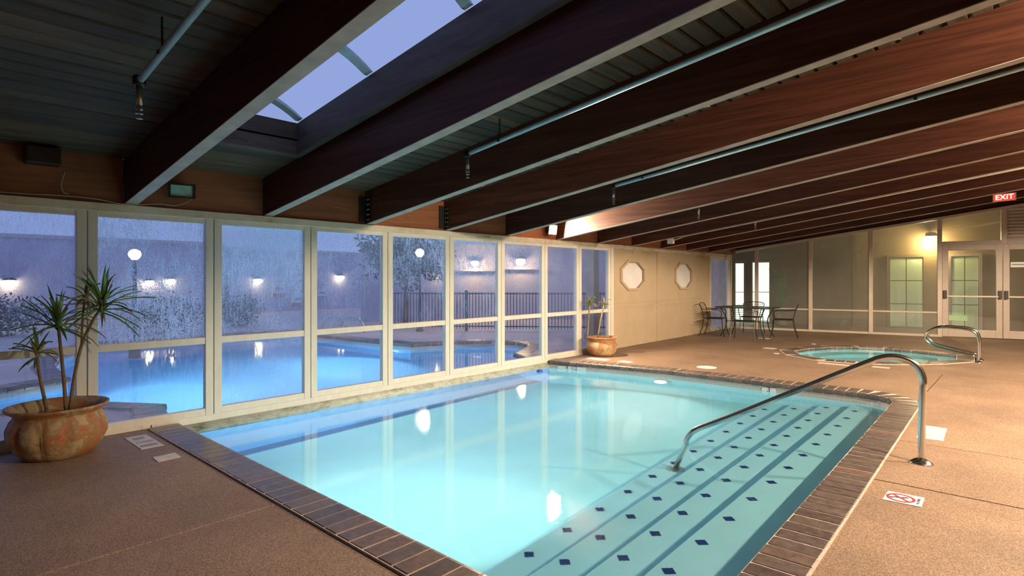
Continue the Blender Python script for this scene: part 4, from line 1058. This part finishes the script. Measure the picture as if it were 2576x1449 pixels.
for k, (px, py, lb, r_) in enumerate(((1100, 697, 'small porch wall lamp beside the lamp post', .07), (1195, 662, 'left of the two large warm porch lamps', .14), (1310, 658, 'right of the two large warm porch lamps', .17))):
    p = on_plane(px, py, pnx, pny, pcn + .18)
    wall_lamp(p, (pnx, pny), lb, 'lamp_warm' if r_ > .1 else 'lamp_yellow', r_, 'porch lamps')
    if r_ > .1:
        l = lamp('porch_lamp_light', 'POINT', p + Vector((pnx, pny, 0)) * .1, 75, (1, .66, .26), shadow_soft_size=.1)
        l.parent = [o_ for o_ in COL.objects if o_.get('label') == lb][0]; l.location = Vector((pnx, pny, 0)) * .22
        o = MB(); q = p + Vector((0, 0, -.27)); dd = Vector((dpx / ln, dpy / ln, 0)); nn = Vector((pnx, pny, 0))
        o.hexa([q - dd * .8 - nn * .17, q + dd * .8 - nn * .17, q + dd * .8 - nn * .02, q - dd * .8 - nn * .02], [q_ + Vector((0, 0, .04)) for q_ in (q - dd * .8 - nn * .17, q + dd * .8 - nn * .17, q + dd * .8 - nn * .02, q - dd * .8 - nn * .02)])
        o = o.build('wall_ledge', 'facade_cap'); tag(o, 'pale ledge under the ' + ('left' if k == 1 else 'right') + ' large porch lamp', 'ledge', 'porch ledges')
# lamp post
p = on_plane(1056, 636, 1, 0, -12.0); lp = thing('lamp_post', (p.x, p.y, 0), 'garden lamp post with bright globe behind the outdoor pool', 'lamp post')
MB().lathe([(.10, 0), (.10, .05), (.05, .08), (.045, .3), (.035, 1.2), (.03, p.z - .12), (.05, p.z - .11), (.02, p.z - .10)], (p.x, p.y, 0), 12).build('post', 'fence_iron', lp)
MB().lathe([(.05, -.11), (.10, -.05), (.12, 0), (.10, .06), (.05, .10), (.01, .11)], p, 14).build('globe', 'lamp_warm', lp, smooth=True)
l = lamp('lamp_post_light', 'POINT', (0, 0, 0), 22, (1, .85, .6), shadow_soft_size=.12); l.parent = lp; l.location = (.2, 0, p.z)
p = on_plane(339, 640, 1, 0, -12.5); lp2 = thing('lamp_post', (p.x, p.y, 0), 'garden lamp post with orange-white globe behind the most streaked window', 'lamp post')
MB().lathe([(.10, -.1), (.10, .05), (.05, .08), (.035, 1.2), (.03, p.z - .12), (.05, p.z - .11), (.02, p.z - .10)], (p.x, p.y, 0), 12).build('post', 'fence_iron', lp2)
lp2.location.z = -.0
MB().lathe([(.05, -.10), (.09, -.05), (.11, 0), (.09, .06), (.05, .09), (.01, .10)], p, 14).build('globe', 'lamp_warm', lp2, smooth=True)
# iron fence
fa, fb = Vector((-12.9, 9.22, 0)), Vector((-7.9, 13.1, 0)); fd = (fb - fa).normalized(); fl_ = (fb - fa).length
fe = thing('iron_fence', (fa + fb) / 2, 'dark iron railing fence along the far side of the outdoor deck', 'fence')
for z in (.12, 1.0): MB().tube([fa + Vector((0, 0, z)), fb + Vector((0, 0, z))], .018, 4).build('rail', 'fence_iron', fe)
pk = None
for i in range(int(fl_ / .085) + 1):
    if i % 25 == 0:
        q = fa + fd * i * .085; MB().box(q.x - .03, q.x + .03, q.y - .03, q.y + .03, 0, 1.085).build('post', 'fence_iron', fe); continue
    q = fa + fd * i * .085
    if pk is None: pk = MB().box(-.008, .008, -.008, .008, .05, 1.04).build('picket', 'fence_iron'); pk.parent = fe; o = pk
    else: o = pk.copy(); COL.objects.link(o)
    o.location = q - fe.location
# signs on the building
for (x0, x1, y0, y1, lb, stripe) in ((686, 720, 709, 746, 'upper white pool sign with blue lettering and red band', 1), (733, 766, 738, 768, 'lower white pool sign with red band', 1), (801, 822, 727, 745, 'small white sign behind the third window', 0)):
    a_ = on_plane(x0, y0, 1, 0, -23.9); b2 = on_plane(x1, y1, 1, 0, -23.9)
    sg = thing('pool_sign', (-23.95, (a_.y + b2.y) / 2, b2.z), lb, 'sign', 'outdoor signs')
    MB().box(-23.99, -23.93, a_.y, b2.y, b2.z, a_.z).build('board', 'white_tile', sg)
    h_ = a_.z - b2.z
    if stripe:
        MB().box(-23.93, -23.92, a_.y, b2.y, b2.z, b2.z + h_ * .22).build('red_band', 'red_print', sg)
        MB().box(-23.93, -23.92, a_.y + (b2.y - a_.y) * .25, b2.y - (b2.y - a_.y) * .2, b2.z + h_ * .45, b2.z + h_ * .62).build('lettering', 'blue_print', sg)
    else: MB().box(-23.93, -23.92, a_.y + .05, b2.y - .05, b2.z + h_ * .4, b2.z + h_ * .55).build('lettering', 'blue_print', sg)
# outdoor rails
for k, px in enumerate((812, 858)):
    a_ = on_floor(px, 838); t = thing('outdoor_handrail', a_, ('left' if k == 0 else 'right') + ' of two curved steel rails at the outdoor pool edge', 'handrail', 'outdoor pool rails')
    MB().tube(smooth_path([a_, a_ + Vector((.01, .0, .26)), a_ + Vector((.08, .10, .40)), a_ + Vector((.26, .30, .40)), a_ + Vector((.36, .42, .22)), a_ + Vector((.38, .44, -.0))], 5), .025, 8).build('tube', 'steel', t, smooth=True)
# porch column behind the last window
cpos = on_plane(1492, 700, 1, 0, -7.6); o = MB().box(-7.72, -7.5, cpos.y - .12, cpos.y + .1, 0, 2.6).build('porch_column', 'wall_paint'); tag(o, 'cream square column outside the last window', 'column')
MB().box(-7.75, -7.47, cpos.y - .15, cpos.y + .13, 0, .12).build('plinth', 'wall_paint', o)
# trees and shrubs
def tree(name, c, h, rx, rz, n, label, cat='tree', ls=.075):
    t = thing(name, c, label, cat, 'outdoor planting'); c = Vector(c)
    rnd = random.Random(int(c.x * 13 + c.y * 7)); hc = h - rz
    MB().tube([c, c + Vector((.03, .02, h * .4)), c + Vector((.0, .04, hc))], [.09 * h / 3, .07 * h / 3, .04 * h / 3], 7).build('trunk', 'stem_bark', t)
    mb = MB()
    for i in range(n):
        while True:
            q = Vector((rnd.uniform(-1, 1), rnd.uniform(-1, 1), rnd.uniform(-1, 1)))
            if .15 < q.length < 1: break
        q *= 1 + .25 * math.sin(q.x * 7 + q.y * 5 + q.z * 6)
        p = c + Vector((q.x * rx, q.y * rx, hc + q.z * rz)); p.z = max(p.z, .03)
        a1 = Vector((rnd.uniform(-1, 1), rnd.uniform(-1, 1), rnd.uniform(-1, 1))).normalized() * ls; a2 = Vector((rnd.uniform(-1, 1), rnd.uniform(-1, 1), rnd.uniform(-1, 1))).normalized() * ls * .55
        mb.add([p - a1, p + a2, p + a1, p - a2], [(0, 1, 2, 3)])
    o = mb.build('foliage', 'leaf_tree', t); o['kind'] = 'stuff'
tree('garden_tree', on_floor(1020, 822), 3.1, 1.25, .95, 3200, 'dark round tree beside the lamp post behind the outdoor pool')
tree('garden_tree', on_floor(1190, 812) + Vector((-4.2, 7.0, 0)), 3.6, 1.3, .85, 2600, 'dark tree rising behind the left porch lamp')
for px, py, lb, h_, r_ in ((20, 845, 'low dark shrub seen behind the large planter', .95, .8), (420, 838, 'low dark shrub behind the most streaked window', 1.0, 1.0), (600, 820, 'low dark shrub left of the pool signs', 1.0, .6)):
    tree('garden_shrub', on_floor(px, py), h_, r_, h_ * .5, 1100, lb, 'shrub', .055)
